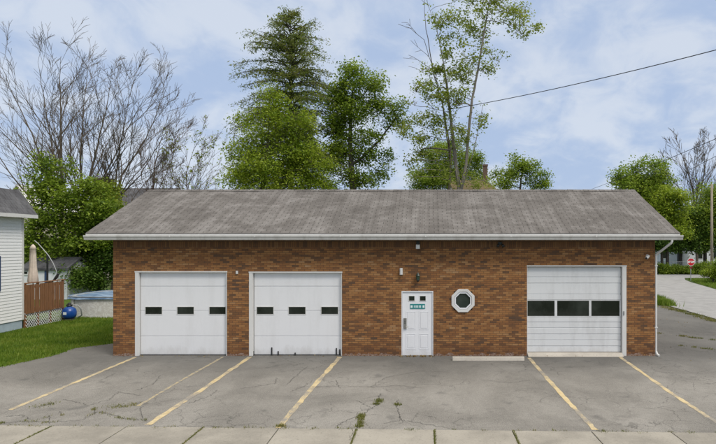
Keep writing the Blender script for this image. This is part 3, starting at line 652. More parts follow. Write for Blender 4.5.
door = m.build('entry_door', M['entry_white'], bg, bevel=0.003)
fr_mb.build('door_frame', M['entry_white'], door, bevel=0.005)
small_windows(door, wspan, dz0, dz1, yd - 0.001)
m = MB(); m.box(PX(403.6, YW), PX(406.6, YW), yd - 0.03, yd - 0.001, PZ(329, YW), PZ(318, YW)); lk = m.build('keypad_lock', M['steel'], door, bevel=0.006)
m = MB()
for r in range(4):
    for c in range(2): x = PX(404.5, YW) + 0.03 * c; z = PZ(320, YW) - 0.035 * r; m.box(x - 0.008, x + 0.008, yd - 0.036, yd - 0.031, z - 0.01, z + 0.01)
m.build('keypad', M['black_metal'], lk)
m = MB(); x, z = PX(405.1, YW), PZ(326.5, YW); m.tube([(x, yd - 0.03, z), (x, yd - 0.07, z), (x + 0.03, yd - 0.08, z), (x + 0.1, yd - 0.08, z - 0.005)], 0.011, 8); m.build('handle', M['steel'], lk, smooth=True)
m = MB(); sx0, sx1, sz0, sz1 = PX(410, YW), PX(425, YW), PZ(309, YW), PZ(304, YW); m.box(sx0, sx1, yd - 0.011, yd - 0.0085, sz0, sz1); sg = m.build('sign', M['teal'], door, bevel=0.001)
for p, q in ((410.6, 412.6), (413.9, 414.6), (415.6, 416.5), (417.2, 418.1), (418.8, 419.7), (420.3, 421.0), (422.6, 424.4)): m = MB(); m.box(PX(p, YW), PX(q, YW), yd - 0.0135, yd - 0.0112, PZ(307.8, YW), PZ(305.4, YW)); m.build('lettering', M['sign_white'], sg)
m = MB(); m.box(a + 0.01, b - 0.01, YW - 0.03, YW + 0.05, 0.0, 0.018); m.build('threshold', M['grey_metal'], door)
# octagonal window
octp = lambda r: [(OCX + r * math.cos(math.radians(22.5 + 45 * i)), OCZ + r * math.sin(math.radians(22.5 + 45 * i))) for i in range(8)]
m = MB(); m.ring(octp(0.402), octp(0.305), 'y', YW - 0.045, YW + 0.02); ow = m.build('octagonal_window', M['trim_white'], bg, bevel=0.008)
m = MB(); m.ring(octp(0.296), octp(0.25), 'y', YW - 0.03, YW + 0.06); m.build('sash', M['entry_white'], ow, bevel=0.004)
m = MB(); m.prism(octp(0.262), 'y', YW + 0.012, YW + 0.018); m.build('pane', M['pane_oct'], ow)

# inside of the garage is closed off by a dark floor
m = MB(); m.box(X0 + TH, X1 - TH, YW + TH, YB - TH, 0.0, 0.02); m.build('floor', M['concrete'], bg)

# fixtures on the wall
fl = thing('flood_light', 'white flood lamp on a dark box right under the eave above the entry door', 'lamp', (PX(418, YW), YW, PZ(248, YW)))
x, z = PX(418, YW), PZ(247, YW)
m = MB(); m.box(x - 0.055, x + 0.055, YW - 0.05, YW - 0.001, z + 0.06, z + 0.19); m.build('mounting_box', M['black_metal'], fl, bevel=0.008)
m = MB(); m.prism([(YW - 0.2, z - 0.06), (YW - 0.12, z - 0.06), (YW - 0.051, z + 0.04), (YW - 0.051, z + 0.09), (YW - 0.2, z + 0.07)], 'x', x - 0.062, x + 0.062); m.build('housing', M['trim_white'], fl, bevel=0.008)
m = MB(); m.box(x - 0.05, x + 0.05, YW - 0.206, YW - 0.2, z - 0.045, z + 0.055); m.build('lens', M['lens'], fl)
x, z = PX(500, YW), PZ(246, YW)
fl = thing('dark_light_fixture', 'dark twin flood lamp tucked under the eave above the octagonal window side', 'lamp', (x, YW, z))
m = MB(); m.box(x - 0.07, x + 0.07, YW - 0.06, YW - 0.001, z + 0.03, z + 0.13); m.build('mounting_box', M['black_metal'], fl, bevel=0.008)
for s in (-1, 1): m = MB(); m.tube([(x + s * 0.05, YW - 0.061, z + 0.06), (x + s * 0.08, YW - 0.13, z + 0.02), (x + s * 0.085, YW - 0.17, z - 0.01)], [0.02, 0.045, 0.05], 10); m.build('lamp_head', M['black_metal'], fl, smooth=True)
x = PX(418, YW); zt = PZ(272, YW); zb = PZ(281.5, YW)
wl = thing('wall_lantern', 'small dark green carriage lantern on the brick above the entry door', 'wall lamp', (x, YW, zb))
m = MB(); m.box(x - 0.045, x + 0.045, YW - 0.02, YW - 0.001, zb + 0.02, zb + 0.2); m.tube([(x, YW - 0.02, zb + 0.18), (x, YW - 0.06, zb + 0.25), (x, YW - 0.1, zb + 0.25), (x, YW - 0.1, zb + 0.22)], 0.01, 6); m.build('bracket', M['black_metal'], wl)
m = MB(); m.lathe(x, YW - 0.1, [(0.01, zb + 0.30), (0.03, zb + 0.26), (0.075, zb + 0.20), (0.08, zb + 0.19)], 8); m.build('cap', M['green_metal'], wl)
m = MB(); m.lathe(x, YW - 0.1, [(0.066, zb + 0.189), (0.05, zb + 0.07)], 6); m.build('glass', M['green_glass'], wl)
m = MB(); m.lathe(x, YW - 0.1, [(0.056, zb + 0.069), (0.06, zb + 0.05), (0.03, zb + 0.02), (0.012, zb - 0.01)], 8); m.build('base', M['black_metal'], wl)
x = PX(401.3, YW); z0, z1 = PZ(275.3, YW), PZ(268, YW)
ws = thing('siren_box', 'narrow white upright box lamp on the brick beside the wall lantern', 'alarm', (x, YW, z0))
m = MB(); m.tube([(x, YW - 0.06, z0 + 0.025), (x, YW - 0.06, z1 - 0.01), (x, YW - 0.06, z1)], [0.05, 0.05, 0.035], 12); m.build('housing', M['trim_white'], ws)
m = MB(); m.box(x - 0.03, x + 0.03, YW - 0.02, YW - 0.001, z0 + 0.05, z1 - 0.05); m.build('bracket', M['grey_metal'], ws)
m = MB(); m.lathe(x, YW - 0.06, [(0.035, z0), (0.045, z0 + 0.024)], 12); m.build('lens', M['black_metal'], ws)
x, z = PX(645.6, YW), PZ(257.5, YW)
sc = thing('security_camera', 'white bullet security camera at the wall corner beside the downspout', 'camera', (x, YW, z))
m = MB(); m.tube([(x + 0.05, YW - 0.001, z + 0.05), (x + 0.05, YW - 0.03, z + 0.05)], 0.05, 14); m.build('base', M['trim_white'], sc)
m = MB(); m.tube([(x + 0.05, YW - 0.03, z + 0.05), (x + 0.04, YW - 0.08, z + 0.045)], 0.018, 8); m.build('arm', M['trim_white'], sc)
m = MB(); m.tube([(x + 0.07, YW - 0.06, z + 0.05), (x - 0.04, YW - 0.17, z - 0.02)], 0.045, 14); bd = m.build('body', M['trim_white'], sc, bevel=0.006)
m = MB(); m.tube([(x - 0.04, YW - 0.17, z - 0.02), (x - 0.046, YW - 0.176, z - 0.024)], 0.036, 14); m.build('lens', M['black_metal'], bd)
x, z = PX(237.2, YW), PZ(272.5, YW)
m = MB(); m.box(x - 0.035, x + 0.035, YW - 0.04, YW - 0.001, z - 0.05, z + 0.055); m.box(x - 0.02, x + 0.02, YW - 0.048, YW - 0.0405, z - 0.035, z - 0.005)
tag(m.build('sensor_box', M['trim_white'], None, (x, YW, z), bevel=0.008), 'tiny white sensor box on the brick pier between the two smooth garage doors', 'sensor')

# concrete wheel stop
m = MB(); a, b = PX(452.5, 17.35), PX(524, 17.35)
m.prism([(17.25, 0.0), (17.43, 0.0), (17.40, 0.105), (17.37, 0.115), (17.31, 0.115), (17.28, 0.105)], 'x', a, b)
tag(m.build('parking_stop', M['concrete'], None, ((a + b) / 2, 17.35, 0), bevel=0.008), 'long pale concrete wheel stop lying on the asphalt along the brick wall', 'wheel stop')

# ------------------------------------------------------------------ left side: house, deck, pool
XH, YH = -17.42, 23.85
hs = thing('white_house', 'white clapboard house with grey shingle roof and navy window shutter beside the deck', 'house', (XH, YH, 0))
m = MB(); zt = PZ(217.5, YH) - 0.02; z0 = PZ(320, YH) + 0.02
n = int((zt - z0) / 0.125); ch = (zt - z0) / n
for i in range(n):                                                # lapped boards
    za = z0 + i * ch
    m.prism([(XH - 0.005, za), (XH + 0.016, za), (XH, za + ch), (XH - 0.005, za + ch)], 'y', 13.0, YH - 0.09)
m.box(XH - 8, XH - 0.006, 13.0, YH - 0.005, z0, zt)
wl_ = m.build('wall', M['siding'], hs)
m = MB(); m.box(XH - 0.004, XH + 0.03, YH - 0.088, YH + 0.01, z0, zt); m.build('corner_board', M['trim_white'], hs)
m = MB(); m.box(XH - 8, XH - 0.02, 13.02, YH - 0.03, 0, z0 - 0.003); m.build('foundation', M['foundation'], hs)
m = MB(); ze = zt + 0.16
sec = [(XH + 0.40, ze - 0.10), (XH + 0.40, ze), (XH - 0.40, PZ(191, YH) + 0.06), (XH - 4.0, PZ(191, YH) + 0.22), (XH - 8.4, ze), (XH - 8.4, ze - 0.10)]
m.prism(sec, 'y', 12.7, YH + 0.3); rf = m.build('roof', M['grey_shingle'], hs)
m = MB(); m.box(XH + 0.38, XH + 0.425, 12.7, YH + 0.31, ze - 0.17, ze - 0.02); m.box(XH + 0.01, XH + 0.379, 12.7, YH + 0.28, ze - 0.16, ze - 0.13); m.build('fascia', M['trim_white'], hs)
m = MB(); m.box(XH + 0.018, XH + 0.05, 22.15, 22.55, PZ(291, 22.6), PZ(256, 22.6)); m.build('shutter', M['blue_shutter'], hs)
m = MB(); m.box(XH + 0.018, XH + 0.06, 21.2, 22.14, PZ(291, 22.6), PZ(256, 22.6)); wi = m.build('window', M['trim_white'], hs)
m = MB(); m.box(XH + 0.0605, XH + 0.064, 21.28, 22.06, PZ(289.5, 22.6), PZ(257.5, 22.6)); m.build('pane', M['pane'], wi)

XK = XH + 0.03; KY0, KY1 = YH + 0.04, 26.45; dz, rt = 0.64, 1.93    # the railing runs back from the house corner, facing the garage
dk = thing('deck', 'brown stained wooden deck with tall board railing and white lattice skirt', 'deck', (XK, (KY0 + KY1) / 2, 0))
m = MB(); m.box(XK - 3.2, XK - 0.06, KY0, KY1, dz - 0.15, dz + 0.02); m.build('floor', M['deck'], dk)
for y in (KY0 + 0.05, KY0 + 0.83, KY0 + 1.62, KY1 - 0.05):
    m = MB(); m.box(XK - 0.058, XK + 0.02, y - 0.045, y + 0.045, 0.0, rt - 0.041); m.build('post', M['deck'], dk, bevel=0.006)
m = MB(); m.box(XK - 0.10, XK + 0.06, KY0, KY1 + 0.05, rt - 0.04, rt); m.build('top_rail', M['deck'], dk, bevel=0.006)
m = MB(); r = random.Random(4); y = KY0 + 0.01
while y < KY1 - 0.1:
    w = 0.12; m.box(XK + 0.023, XK + 0.048, y, y + w, dz - 0.04 + r.uniform(-.005, .005), rt - 0.08); y += w + r.choice((0.012, 0.03, 0.05))
m.box(XK - 0.02, XK + 0.019, KY0, KY1, rt - 0.25, rt - 0.15); m.box(XK - 0.02, XK + 0.019, KY0, KY1, dz + 0.05, dz + 0.14)
m.build('railing_boards', M['deck'], dk)
m = MB(); L0, L1, Z0, Z1 = KY0, KY1 - 0.15, -0.03, dz - 0.05
def lat(s, x):
    H = Z1 - Z0; w = 0.034; sp = 0.15; c = lambda q: min(max(q, L0), L1)
    for i in range(-8, 30):
        y = L0 + i * sp                                     # a slat from (y, Z0) up to (y + s*H, Z1), cut at the frame
        ya_, yb_ = (y, y + H) if s > 0 else (y + H, y)
        t0, t1 = 0.0, 1.0
        for lim, up in ((L0, s > 0), (L1, s < 0)):
            if (ya_ - lim) * (yb_ - lim) < 0:
                tt = (lim - ya_) / (yb_ - ya_)
                if up: t0 = max(t0, tt)
                else: t1 = min(t1, tt)
        if max(ya_, yb_) <= L0 or min(ya_, yb_) >= L1 or t1 <= t0: continue
        p0, p1 = ya_ + (yb_ - ya_) * t0, ya_ + (yb_ - ya_) * t1; z0_, z1_ = Z0 + H * t0, Z0 + H * t1
        m.prism([(p0, z0_), (p0 + w, z0_), (p1 + w, z1_), (p1, z1_)], 'x', x, x + 0.008)
lat(1, XK + 0.004); lat(-1, XK + 0.013)
m.box(XK + 0.004, XK + 0.026, L0, L1 + 0.03, Z1, Z1 + 0.04)
m.build('lattice_skirt', M['lattice'], dk)

xu, yu = PX(33, 25.4), 25.4
um = thing('patio_umbrella', 'closed beige patio umbrella standing on the brown deck', 'umbrella', (xu, yu, dz + 0.021))
m = MB(); m.lathe(xu, yu, [(0.22, dz + 0.022), (0.2, dz + 0.08), (0.03, dz + 0.1)], 16); m.build('base', M['black_metal'], um)
m = MB(); m.tube([(xu, yu, dz + 0.1), (xu, yu, PZ(245, yu))], 0.02, 8); m.build('pole', M['grey_metal'], um)
prof = [(0.02, PZ(244.3, yu)), (0.08, PZ(246, yu)), (0.125, PZ(248.5, yu)), (0.10, PZ(249, yu)), (0.115, PZ(256, yu)), (0.13, PZ(266, yu)), (0.165, PZ(274, yu)), (0.19, PZ(281, yu)), (0.15, PZ(283, yu))]
m = MB(); sd = 24
for i, (rr, z) in enumerate(prof):
    for q in range(sd):
        t_ = 2 * math.pi * q / sd; f = rr * (1 + 0.22 * math.cos(8 * t_ + i * 0.2) * (0.3 if i < 3 else 1)); m.v.append((xu + f * math.cos(t_), yu + f * math.sin(t_), z))
for i in range(len(prof) - 1):
    for q in range(sd): m.f.append((i * sd + q, i * sd + (q + 1) % sd, (i + 1) * sd + (q + 1) % sd, (i + 1) * sd + q))
m.build('canopy', M['canvas'], um, smooth=True)
ya = 26.2
lp = thing('arched_pole', 'thin grey arched pole with a dark bracket leaning over the deck rail', 'lamp', (PX(58, ya), ya, dz + 0.021))  # plain arched pole of unknown use, it carries no lamp
m = MB(); m.tube([P(57.2, 312, ya), P(57.2, 284, ya), P(57.5, 276, ya), P(56, 270, ya), P(53, 263, ya), P(48.5, 255.5, ya), P(43, 249, ya), P(38, 243.5, ya), P(34.5, 240.5, ya)], 0.022, 6); m.build('pole', M['galv'], lp, smooth=True)
m = MB(); m.tube([P(58.3, 273.5, ya), P(56.6, 277, ya), P(54, 280, ya), P(51.5, 282, ya)], [0.05, 0.075, 0.05, 0.03], 8); m.build('bracket', M['black_metal'], lp)
m = MB(); m.tube([P(47.4, 284, ya + .3), P(47.4, 254.5, ya + .3)], 0.045, 6)
tag(m.build('dark_post', M['black_metal'], None, P(47.4, 312, ya + .3)), 'dark upright post rising behind the deck rail in front of the shed', 'post')
o = bpy.data.objects['dark_post']
# pool: oval steel wall, blue cover sagging over it
PCX, PCY, PA, PB, PH = -14.1, 29.2, 4.0, 2.1, 1.03
pl = thing('swimming_pool', 'round sided above-ground pool with pale marbled wall and wrinkled blue cover', 'pool', (PCX, PCY, 0))
sup = lambda t, s=1.0: (PCX + s * PA * math.copysign(abs(math.cos(t)) ** 0.45, math.cos(t)), PCY + s * PB * math.copysign(abs(math.sin(t)) ** 0.45, math.sin(t)))
nn = 64; ring = [sup(2 * math.pi * i / nn) for i in range(nn)]
m = MB(); m.add([(x, y, 0) for x, y in ring] + [(x, y, PH - .03) for x, y in ring], [(i, (i + 1) % nn, nn + (i + 1) % nn, nn + i) for i in range(nn)]); m.build('wall', M['pool_wall'], pl)
for i in range(0, nn, 8):
    m = MB(); x, y = sup(2 * math.pi * i / nn, 1.006); m.box(x - 0.05, x + 0.05, y - 0.04, y + 0.04, 0, PH - 0.035); m.build('upright', M['trim_white'], pl)
m = MB(); o_, i_ = [sup(2 * math.pi * i / nn, 1.03) for i in range(nn)], [sup(2 * math.pi * i / nn, 0.94) for i in range(nn)]
m.add([(x, y, PH - 0.03) for x, y in o_] + [(x, y, PH - 0.03) for x, y in i_] + [(x, y, PH) for x, y in o_] + [(x, y, PH) for x, y in i_],
      [f for i in range(nn) for j in [(i + 1) % nn] for f in ((i, nn + i, nn + j, j), (2 * nn + i, 2 * nn + j, 3 * nn + j, 3 * nn + i), (i, j, 2 * nn + j, 2 * nn + i), (nn + i, 3 * nn + i, 3 * nn + j, nn + j))])
m.build('top_rail', M['galv'], pl)
m = MB(); r = np.random.default_rng(8); R = [1.035, 1.02, 0.9, 0.7, 0.45, 0.2]
for q, s_ in enumerate(R):
    for i in range(nn):
        x, y = sup(2 * math.pi * i / nn, s_); m.v.append((x, y, (PH - 0.13 + r.normal(0, .012) if q == 0 else PH + 0.012 if q == 1 else PH + 0.03 - 0.03 * q + r.normal(0, 0.015))))
for q in range(len(R) - 1):
    for i in range(nn): m.f.append((q * nn + i, q * nn + (i + 1) % nn, (q + 1) * nn + (i + 1) % nn, (q + 1) * nn + i))
m.f.append(tuple((len(R) - 1) * nn + i for i in range(nn)))
m.build('cover', M['cover'], pl, smooth=True)
xf, yf = PX(69.3, 26.3), 26.3
sf = thing('sand_filter', 'round blue pool filter tank with black valve standing on the lawn by the pool', 'pool filter', (xf, yf, 0))
m = MB(); m.lathe(xf, yf, [(0.24, 0.0), (0.26, 0.06), (0.22, 0.09)], 20); m.build('base', M['rubber'], sf)
m = MB(); m.lathe(xf, yf, [(0.16, 0.08), (0.26, 0.14), (0.305, 0.26), (0.31, 0.40), (0.27, 0.53), (0.17, 0.62), (0.09, 0.65)], 24); m.build('tank', M['blue_plastic'], sf, smooth=True)
m = MB(); m.lathe(xf, yf, [(0.10, 0.645), (0.11, 0.70), (0.08, 0.74), (0.07, 0.80), (0.03, 0.84)], 12); m.tube([(xf - 0.14, yf, 0.72), (xf + 0.16, yf, 0.72)], 0.035, 8); m.build('valve', M['black_metal'], sf)
m = MB(); m.tube([(xf + 0.14, yf, 0.72), (xf + 0.33, yf + 0.1, 0.70), (xf + 0.42, yf + 0.22, 0.5), (xf + 0.4, yf + 0.3, 0.2), (xf + 0.15, yf + 0.4, 0.08)], 0.028, 8); m.build('hose', M['galv'], sf, smooth=True)
m = MB(); m.box(xf - 0.09, xf + 0.06, yf - 0.312, yf - 0.3, 0.3, 0.42); m.build('label_plate', M['sign_white'], sf)

def house(name, label, x0, x1, y0, y1, eave, ridge, wall, roofm, axis='x', over=0.3, chim=None, wins=(), doors=(), cat='house'):
    h = thing(name, label, cat, ((x0 + x1) / 2, y0, 0))
    m = MB()
    if axis == 'x':
        ym = (y0 + y1) / 2; m.prism([(y0, 0), (y1, 0), (y1, eave), (ym, ridge - 0.1), (y0, eave)], 'x', x0, x1)
    else:
        xm_ = (x0 + x1) / 2; m.prism([(x0, 0), (x1, 0), (x1, eave), (xm_, ridge - 0.1), (x0, eave)], 'y', y0, y1)
    m.build('wall', wall, h)
    m = MB(); th = 0.14
    if axis == 'x':
        ym = (y0 + y1) / 2; sl = (ridge - eave) / (ym - y0); e = eave - sl * over
        m.prism([(y0 - over, e), (ym, ridge), (y1 + over, e), (y1 + over, e + th), (ym, ridge + th), (y0 - over, e + th)], 'x', x0 - over, x1 + over)
    else:
        xm_ = (x0 + x1) / 2; sl = (ridge - eave) / (xm_ - x0); e = eave - sl * over
        m.prism([(x0 - over, e), (xm_, ridge), (x1 + over, e), (x1 + over, e + th), (xm_, ridge + th), (x0 - over, e + th)], 'y', y0 - over, y1 + over)
    rf = m.build('roof', roofm, h)
    if chim:
        cx, cy, cw, ct = chim; m = MB(); m.box(cx - cw / 2, cx + cw / 2, cy - cw / 2, cy + cw / 2, eave, ct); m.box(cx - cw * .6, cx + cw * .6, cy - cw * .6, cy + cw * .6, ct + 0.002, ct + 0.15); m.build('chimney', M['chimney'], rf)
    for wx0, wx1, wz0_, wz1_ in wins:
        m = MB(); m.box(wx0, wx1, y0 - 0.05, y0 - 0.002, wz0_, wz1_); w_ = m.build('window', M['trim_white'], h)
        m = MB(); m.box(wx0 + .07, wx1 - .07, y0 - 0.056, y0 - 0.0505, wz0_ + .07, wz1_ - .07); m.build('pane', M['pane'], w_)
    for wx0, wx1, wz0_, wz1_ in doors:
        m = MB(); m.box(wx0, wx1, y0 - 0.05, y0 - 0.002, wz0_, wz1_); m.build('door', M['blue_shutter'], h)
    return h
ysd = 36.0
sh = house('garden_shed', 'small white shed with dark roof behind the deck and umbrella', PX(22, ysd), PX(67, ysd), ysd, ysd + 2.6, PZ(269.5, ysd), PZ(259, ysd + 1.3), M['white_wall'], M['dark_shingle'], 'x', 0.12,
      wins=[(PX(21.5, ysd) + .12, PX(29, ysd), PZ(275, ysd), PZ(270.5, ysd))], doors=[(PX(45, ysd), PX(48.2, ysd), 0.02, PZ(270, ysd))], cat='shed')
yb_ = 52.0
house('cream_house', 'cream house gable showing between the white house roof and the leaves', PX(4, yb_), PX(32, yb_), yb_, yb_ + 8, PZ(206, yb_), PZ(186, yb_), M['cream'], M['trim_white'], 'y', 0.25)
house('grey_roof_house', 'house with a plain grey roof and brick chimney behind the bare tree trunks', PX(102, 55), PX(158, 55), 55, 63, PZ(206, 55), PZ(189.5, 59), M['cream'], M['dark_shingle'], 'x', 0.3, chim=(PX(105.5, 59), 58.6, 1.2, PZ(180, 58.6)))
house('brown_roof_house', 'house with a tan shingle roof and slim chimney behind the two tall trunks', PX(456, 37), PX(495, 37), 37, 53, PZ(192, 37), PZ(182, 45), M['cream'], M['brown_shingle'], 'x', 0.2, chim=(PX(485.2, 44.6), 44.6, 0.34, PZ(166.5, 44.6)))

# ------------------------------------------------------------------ right side: street furniture, fence, houses, pole, wires
ys_ = 54.0; xs_ = PX(691, ys_); zs_ = PZ(262, ys_)
st = thing('stop_sign', 'red octagonal stop sign on a thin post at the street corner', 'sign', (xs_, ys_, 0))
m = MB(); m.tube([(xs_, ys_ + 0.05, 0), (xs_, ys_ + 0.05, zs_ + 0.42)], 0.035, 6); m.build('post', M['galv'], st)
o8 = lambda r: [(xs_ + r * math.cos(math.radians(22.5 + 45 * i)), zs_ + r * math.sin(math.radians(22.5 + 45 * i))) for i in range(8)]
m = MB(); m.prism(o8(0.39), 'y', ys_ - 0.004, ys_ + 0.004); pt = m.build('plate', M['sign_white'], st)
m = MB(); m.prism(o8(0.36), 'y', ys_ - 0.008, ys_ - 0.005); m.build('face', M['red_sign'], pt)
def text_mesh(txt, size, loc, name, mat, parent):
    cu = bpy.data.curves.new(name, 'FONT'); cu.body = txt; cu.size = size; cu.align_x = 'CENTER'; cu.align_y = 'CENTER'; cu.extrude = 0.001; cu.offset = 0.012
    ob = bpy.data.objects.new('tmp_text', cu); COL.objects.link(ob); dg = bpy.context.evaluated_depsgraph_get(); me = bpy.data.meshes.new_from_object(ob.evaluated_get(dg))
    bpy.data.objects.remove(ob); me.name = name
    co = np.empty(len(me.vertices) * 3, np.float32); me.vertices.foreach_get('co', co); co = co.reshape(-1, 3)
    w_ = np.stack([co[:, 0] + loc[0], -co[:, 2] + loc[1], co[:, 1] + loc[2]], 1) - np.array(parent['_o']); me.vertices.foreach_set('co', w_.astype(np.float32).ravel()); me.update(); me.materials.clear()
    return finish(name, me, mat, parent, None)
text_mesh('STOP', 0.27, (xs_, ys_ - 0.0105, zs_), 'lettering', M['sign_white'], pt)
m = MB(); m.box(xs_ - 0.14, xs_ + 0.14, ys_ - 0.004, ys_ + 0.004, zs_ - 0.62, zs_ - 0.47); m.build('plaque', M['dark_red'], st)
def wall_y(px0, px1, Y): return PX(px0, Y), PX(px1, Y)
fy = 66.5
fe = thing('chain_link_fence', 'grey chain link fence along the far side of the cross street', 'fence', (PX(680, fy), fy, 0))
xa, xb = 14.0, 42.0
for i in range(12):
    m = MB(); x = xa + (xb - xa) * i / 11; m.tube([(x, fy, 0), (x, fy, 1.45)], 0.035, 6); m.build('post', M['galv'], fe)
m = MB(); m.tube([(xa, fy, 1.4), (xb, fy, 1.4)], 0.028, 6); m.build('top_rail', M['galv'], fe)
m = MB(); w = 0.011
for s in (1, -1):
    for x in np.arange(xa, xb - 1.4, 0.16):
        p0, p1 = (x, x + 1.38) if s > 0 else (x + 1.38, x)
        m.add([(p0 - w, fy + 0.03 * s, 0.02), (p0 + w, fy + 0.03 * s, 0.02), (p1 + w, fy + 0.03 * s, 1.39), (p1 - w, fy + 0.03 * s, 1.39)], [(0, 1, 2, 3)])
m.build('mesh', M['galv'], fe)
house('pale_blue_house', 'pale blue house seen under the tree crowns beyond the chain link fence', 26.6, 35.5, 80, 90, 3.6, 6.0, M['paleblue'], M['dark_shingle'], 'x', 0.4, wins=[(28.0, 29.0, 1.4, 2.8), (30.6, 31.6, 1.4, 2.8), (33.2, 34.2, 1.4, 2.8)])
house('white_far_house', 'white house beyond the chain link fence partly behind the street trees', 36.2, 46.0, 78, 88, 3.8, 6.4, M['white_wall'], M['dark_shingle'], 'x', 0.4, wins=[(37.2, 38.2, 1.4, 2.8), (39.6, 40.6, 1.4, 2.8), (42.5, 43.5, 1.4, 2.8)])

def pole(name, label, x, y, top, r0, arm=True):
    p = thing(name, label, 'utility pole', (x, y, 0))
    m = MB(); m.tube([(x, y, 0), (x, y, top)], [r0, r0 * 0.72], 10); m.build('shaft', M['pole_wood'], p, smooth=True)
    if arm:
        m = MB(); m.box(x - 1.1, x + 1.1, y - 0.2, y - 0.09, top - 0.75, top - 0.62); ca = m.build('crossarm', M['pole_wood'], p)
        for q in (-1.0, -0.4, 0.4, 1.0): m = MB(); m.lathe(x + q, y - 0.145, [(0.04, top - 0.618), (0.06, top - 0.55), (0.03, top - 0.47)], 8); m.build('insulator', M['galv'], ca)
    return p
pole('utility_pole', 'weathered wooden utility pole rising beside the hedge at the far corner', PX(711.8, 60), 60, PZ(184, 60), 0.15, False)
pole('utility_pole', 'tall wooden utility pole with crossarm at the edge of the side street', 13.1, 20.6, 12.6, 0.16)
def wire(a, b, sag, label, r=0.014):
    pts = [(a[0] + (b[0] - a[0]) * t, a[1] + (b[1] - a[1]) * t, a[2] + (b[2] - a[2]) * t - sag * 4 * t * (1 - t)) for t in np.linspace(0, 1, 17)]
    m = MB(); m.tube(pts, r, 5); return tag(m.build('overhead_wire', M['cable'], None, a), label, 'wire', None)
e0 = P(716, 47, 24.5)
wire((e0[0] + (13.1 - e0[0]), 20.55, 11.45), P(451, 109, 34.95), 0.2, 'single black wire high across the sky from the tall bare topped tree', 0.02)
wire((13.1, 20.55, 8.6), P(592, 189, 56), 0.1, 'lower black wire dipping behind the roof ridge', 0.016)
wire((13.1, 20.55, 8.2), P(655, 186, 72), 0.1, 'black wire ending among the bare branches by the far pole', 0.016)

# ------------------------------------------------------------------ trees
def skeleton_mesh(name, nodes, par, rad, mat, parent, sides=5):
    nodes = np.asarray(nodes, float); par = np.asarray(par); rad = np.asarray(rad, float)
    idx = np.nonzero(par >= 0)[0]; a = nodes[par[idx]]; b = nodes[idx]; d = b - a; L = np.linalg.norm(d, axis=1); ok = L > 1e-6; idx, a, b, d, L = idx[ok], a[ok], b[ok], d[ok], L[ok]
    d /= L[:, None]; b = b + d * (rad[idx] * 0.5)[:, None]
    ref = np.where(np.abs(d[:, 2:3]) > 0.9, np.array([[1.0, 0, 0]]), np.array([[0, 0, 1.0]])); u = np.cross(d, ref); u /= np.linalg.norm(u, axis=1)[:, None]; v = np.cross(d, u)
    ra = np.minimum(rad[par[idx]], rad[idx] * 1.5); rb = rad[idx]
    th = np.arange(sides) * 2 * math.pi / sides
    A_ = a[:, None] + ra[:, None, None] * (u[:, None] * np.cos(th)[None, :, None] + v[:, None] * np.sin(th)[None, :, None])
    B_ = b[:, None] + rb[:, None, None] * (u[:, None] * np.cos(th)[None, :, None] + v[:, None] * np.sin(th)[None, :, None])
    A2, B2 = np.roll(A_, -1, 1), np.roll(B_, -1, 1)
    return np_mesh(name, np.stack([A_, B_, B2, A2], 2).reshape(-1, 3), 4, mat, parent)
def colonize(r, trunk, pts, step, di, dk, up=0.1, iters=160, jit=0.15, maxn=9000):
    nodes = [np.array(p, float) for p in trunk[0]]; par = [-1] + list(range(len(nodes) - 1))
    for t in trunk[1:]:                                   # further stems: (parent index, points)
        p0 = t[0]
        for q in t[1]: nodes.append(np.array(q, float)); par.append(p0); p0 = len(nodes) - 1
    # refine the stems
    nn_, pp_, mp = [], [], {}
    for i, p in enumerate(nodes):
        if par[i] < 0: nn_.append(p); pp_.append(-1); mp[i] = 0; continue
        a = nodes[par[i]]; k_ = max(1, int(np.linalg.norm(p - a) / step)); last = mp[par[i]]
        for j in range(1, k_ + 1):
            q = a + (p - a) * j / k_ + (r.normal(0, 0.03 * step, 3) if j < k_ else 0); nn_.append(q); pp_.append(last); last = len(nn_) - 1
        mp[i] = last
    nodes, par = nn_, pp_
    pts = np.asarray(pts, float); alive = np.ones(len(pts), bool); N_ = np.array(nodes)
    best = np.full(len(pts), 1e9); bi = np.zeros(len(pts), int)
    def upd(start):
        for s0 in range(start, len(N_), 400):
            blk = N_[s0:s0 + 400]; dd = np.linalg.norm(pts[:, None] - blk[None], axis=2); j = dd.argmin(1); dm = dd[np.arange(len(pts)), j]; b_ = dm < best; best[b_] = dm[b_]; bi[b_] = s0 + j[b_]
    upd(0)
    for it in range(iters):
        alive &= best > dk
        lim = di if it > 8 else 1e9
        act = alive & (best < lim)
        if not act.any(): break
        ids = bi[act]; dirs = pts[act] - N_[ids]; dirs /= np.linalg.norm(dirs, axis=1)[:, None] + 1e-9
        uq, inv = np.unique(ids, return_inverse=True); acc = np.zeros((len(uq), 3)); np.add.at(acc, inv, dirs)
        acc /= np.linalg.norm(acc, axis=1)[:, None] + 1e-9; acc += r.normal(0, jit, acc.shape); acc[:, 2] += up; acc /= np.linalg.norm(acc, axis=1)[:, None] + 1e-9
        new = N_[uq] + acc * step; s0 = len(N_); N_ = np.concatenate([N_, new]); par += uq.tolist(); upd(s0)
        if len(N_) > maxn: break
    return N_, np.array(par)
def radii(N_, par, tip, base, n=2.2):
    r = np.zeros(len(N_)); ch = np.zeros(len(N_), int)
    for i in range(len(N_)): 
        if par[i] >= 0: ch[par[i]] += 1
    acc = np.where(ch == 0, tip ** n, 0.0)
    for i in range(len(N_) - 1, 0, -1):
        if par[i] >= 0: acc[par[i]] += acc[i]
    # parents always come before children except refined stems, which keep that order too
    r = acc ** (1 / n); r = np.maximum(r, tip); s = base / r[0]
    return tip + (r - tip) * (base - tip) / max(r[0] - tip, 1e-6), ch
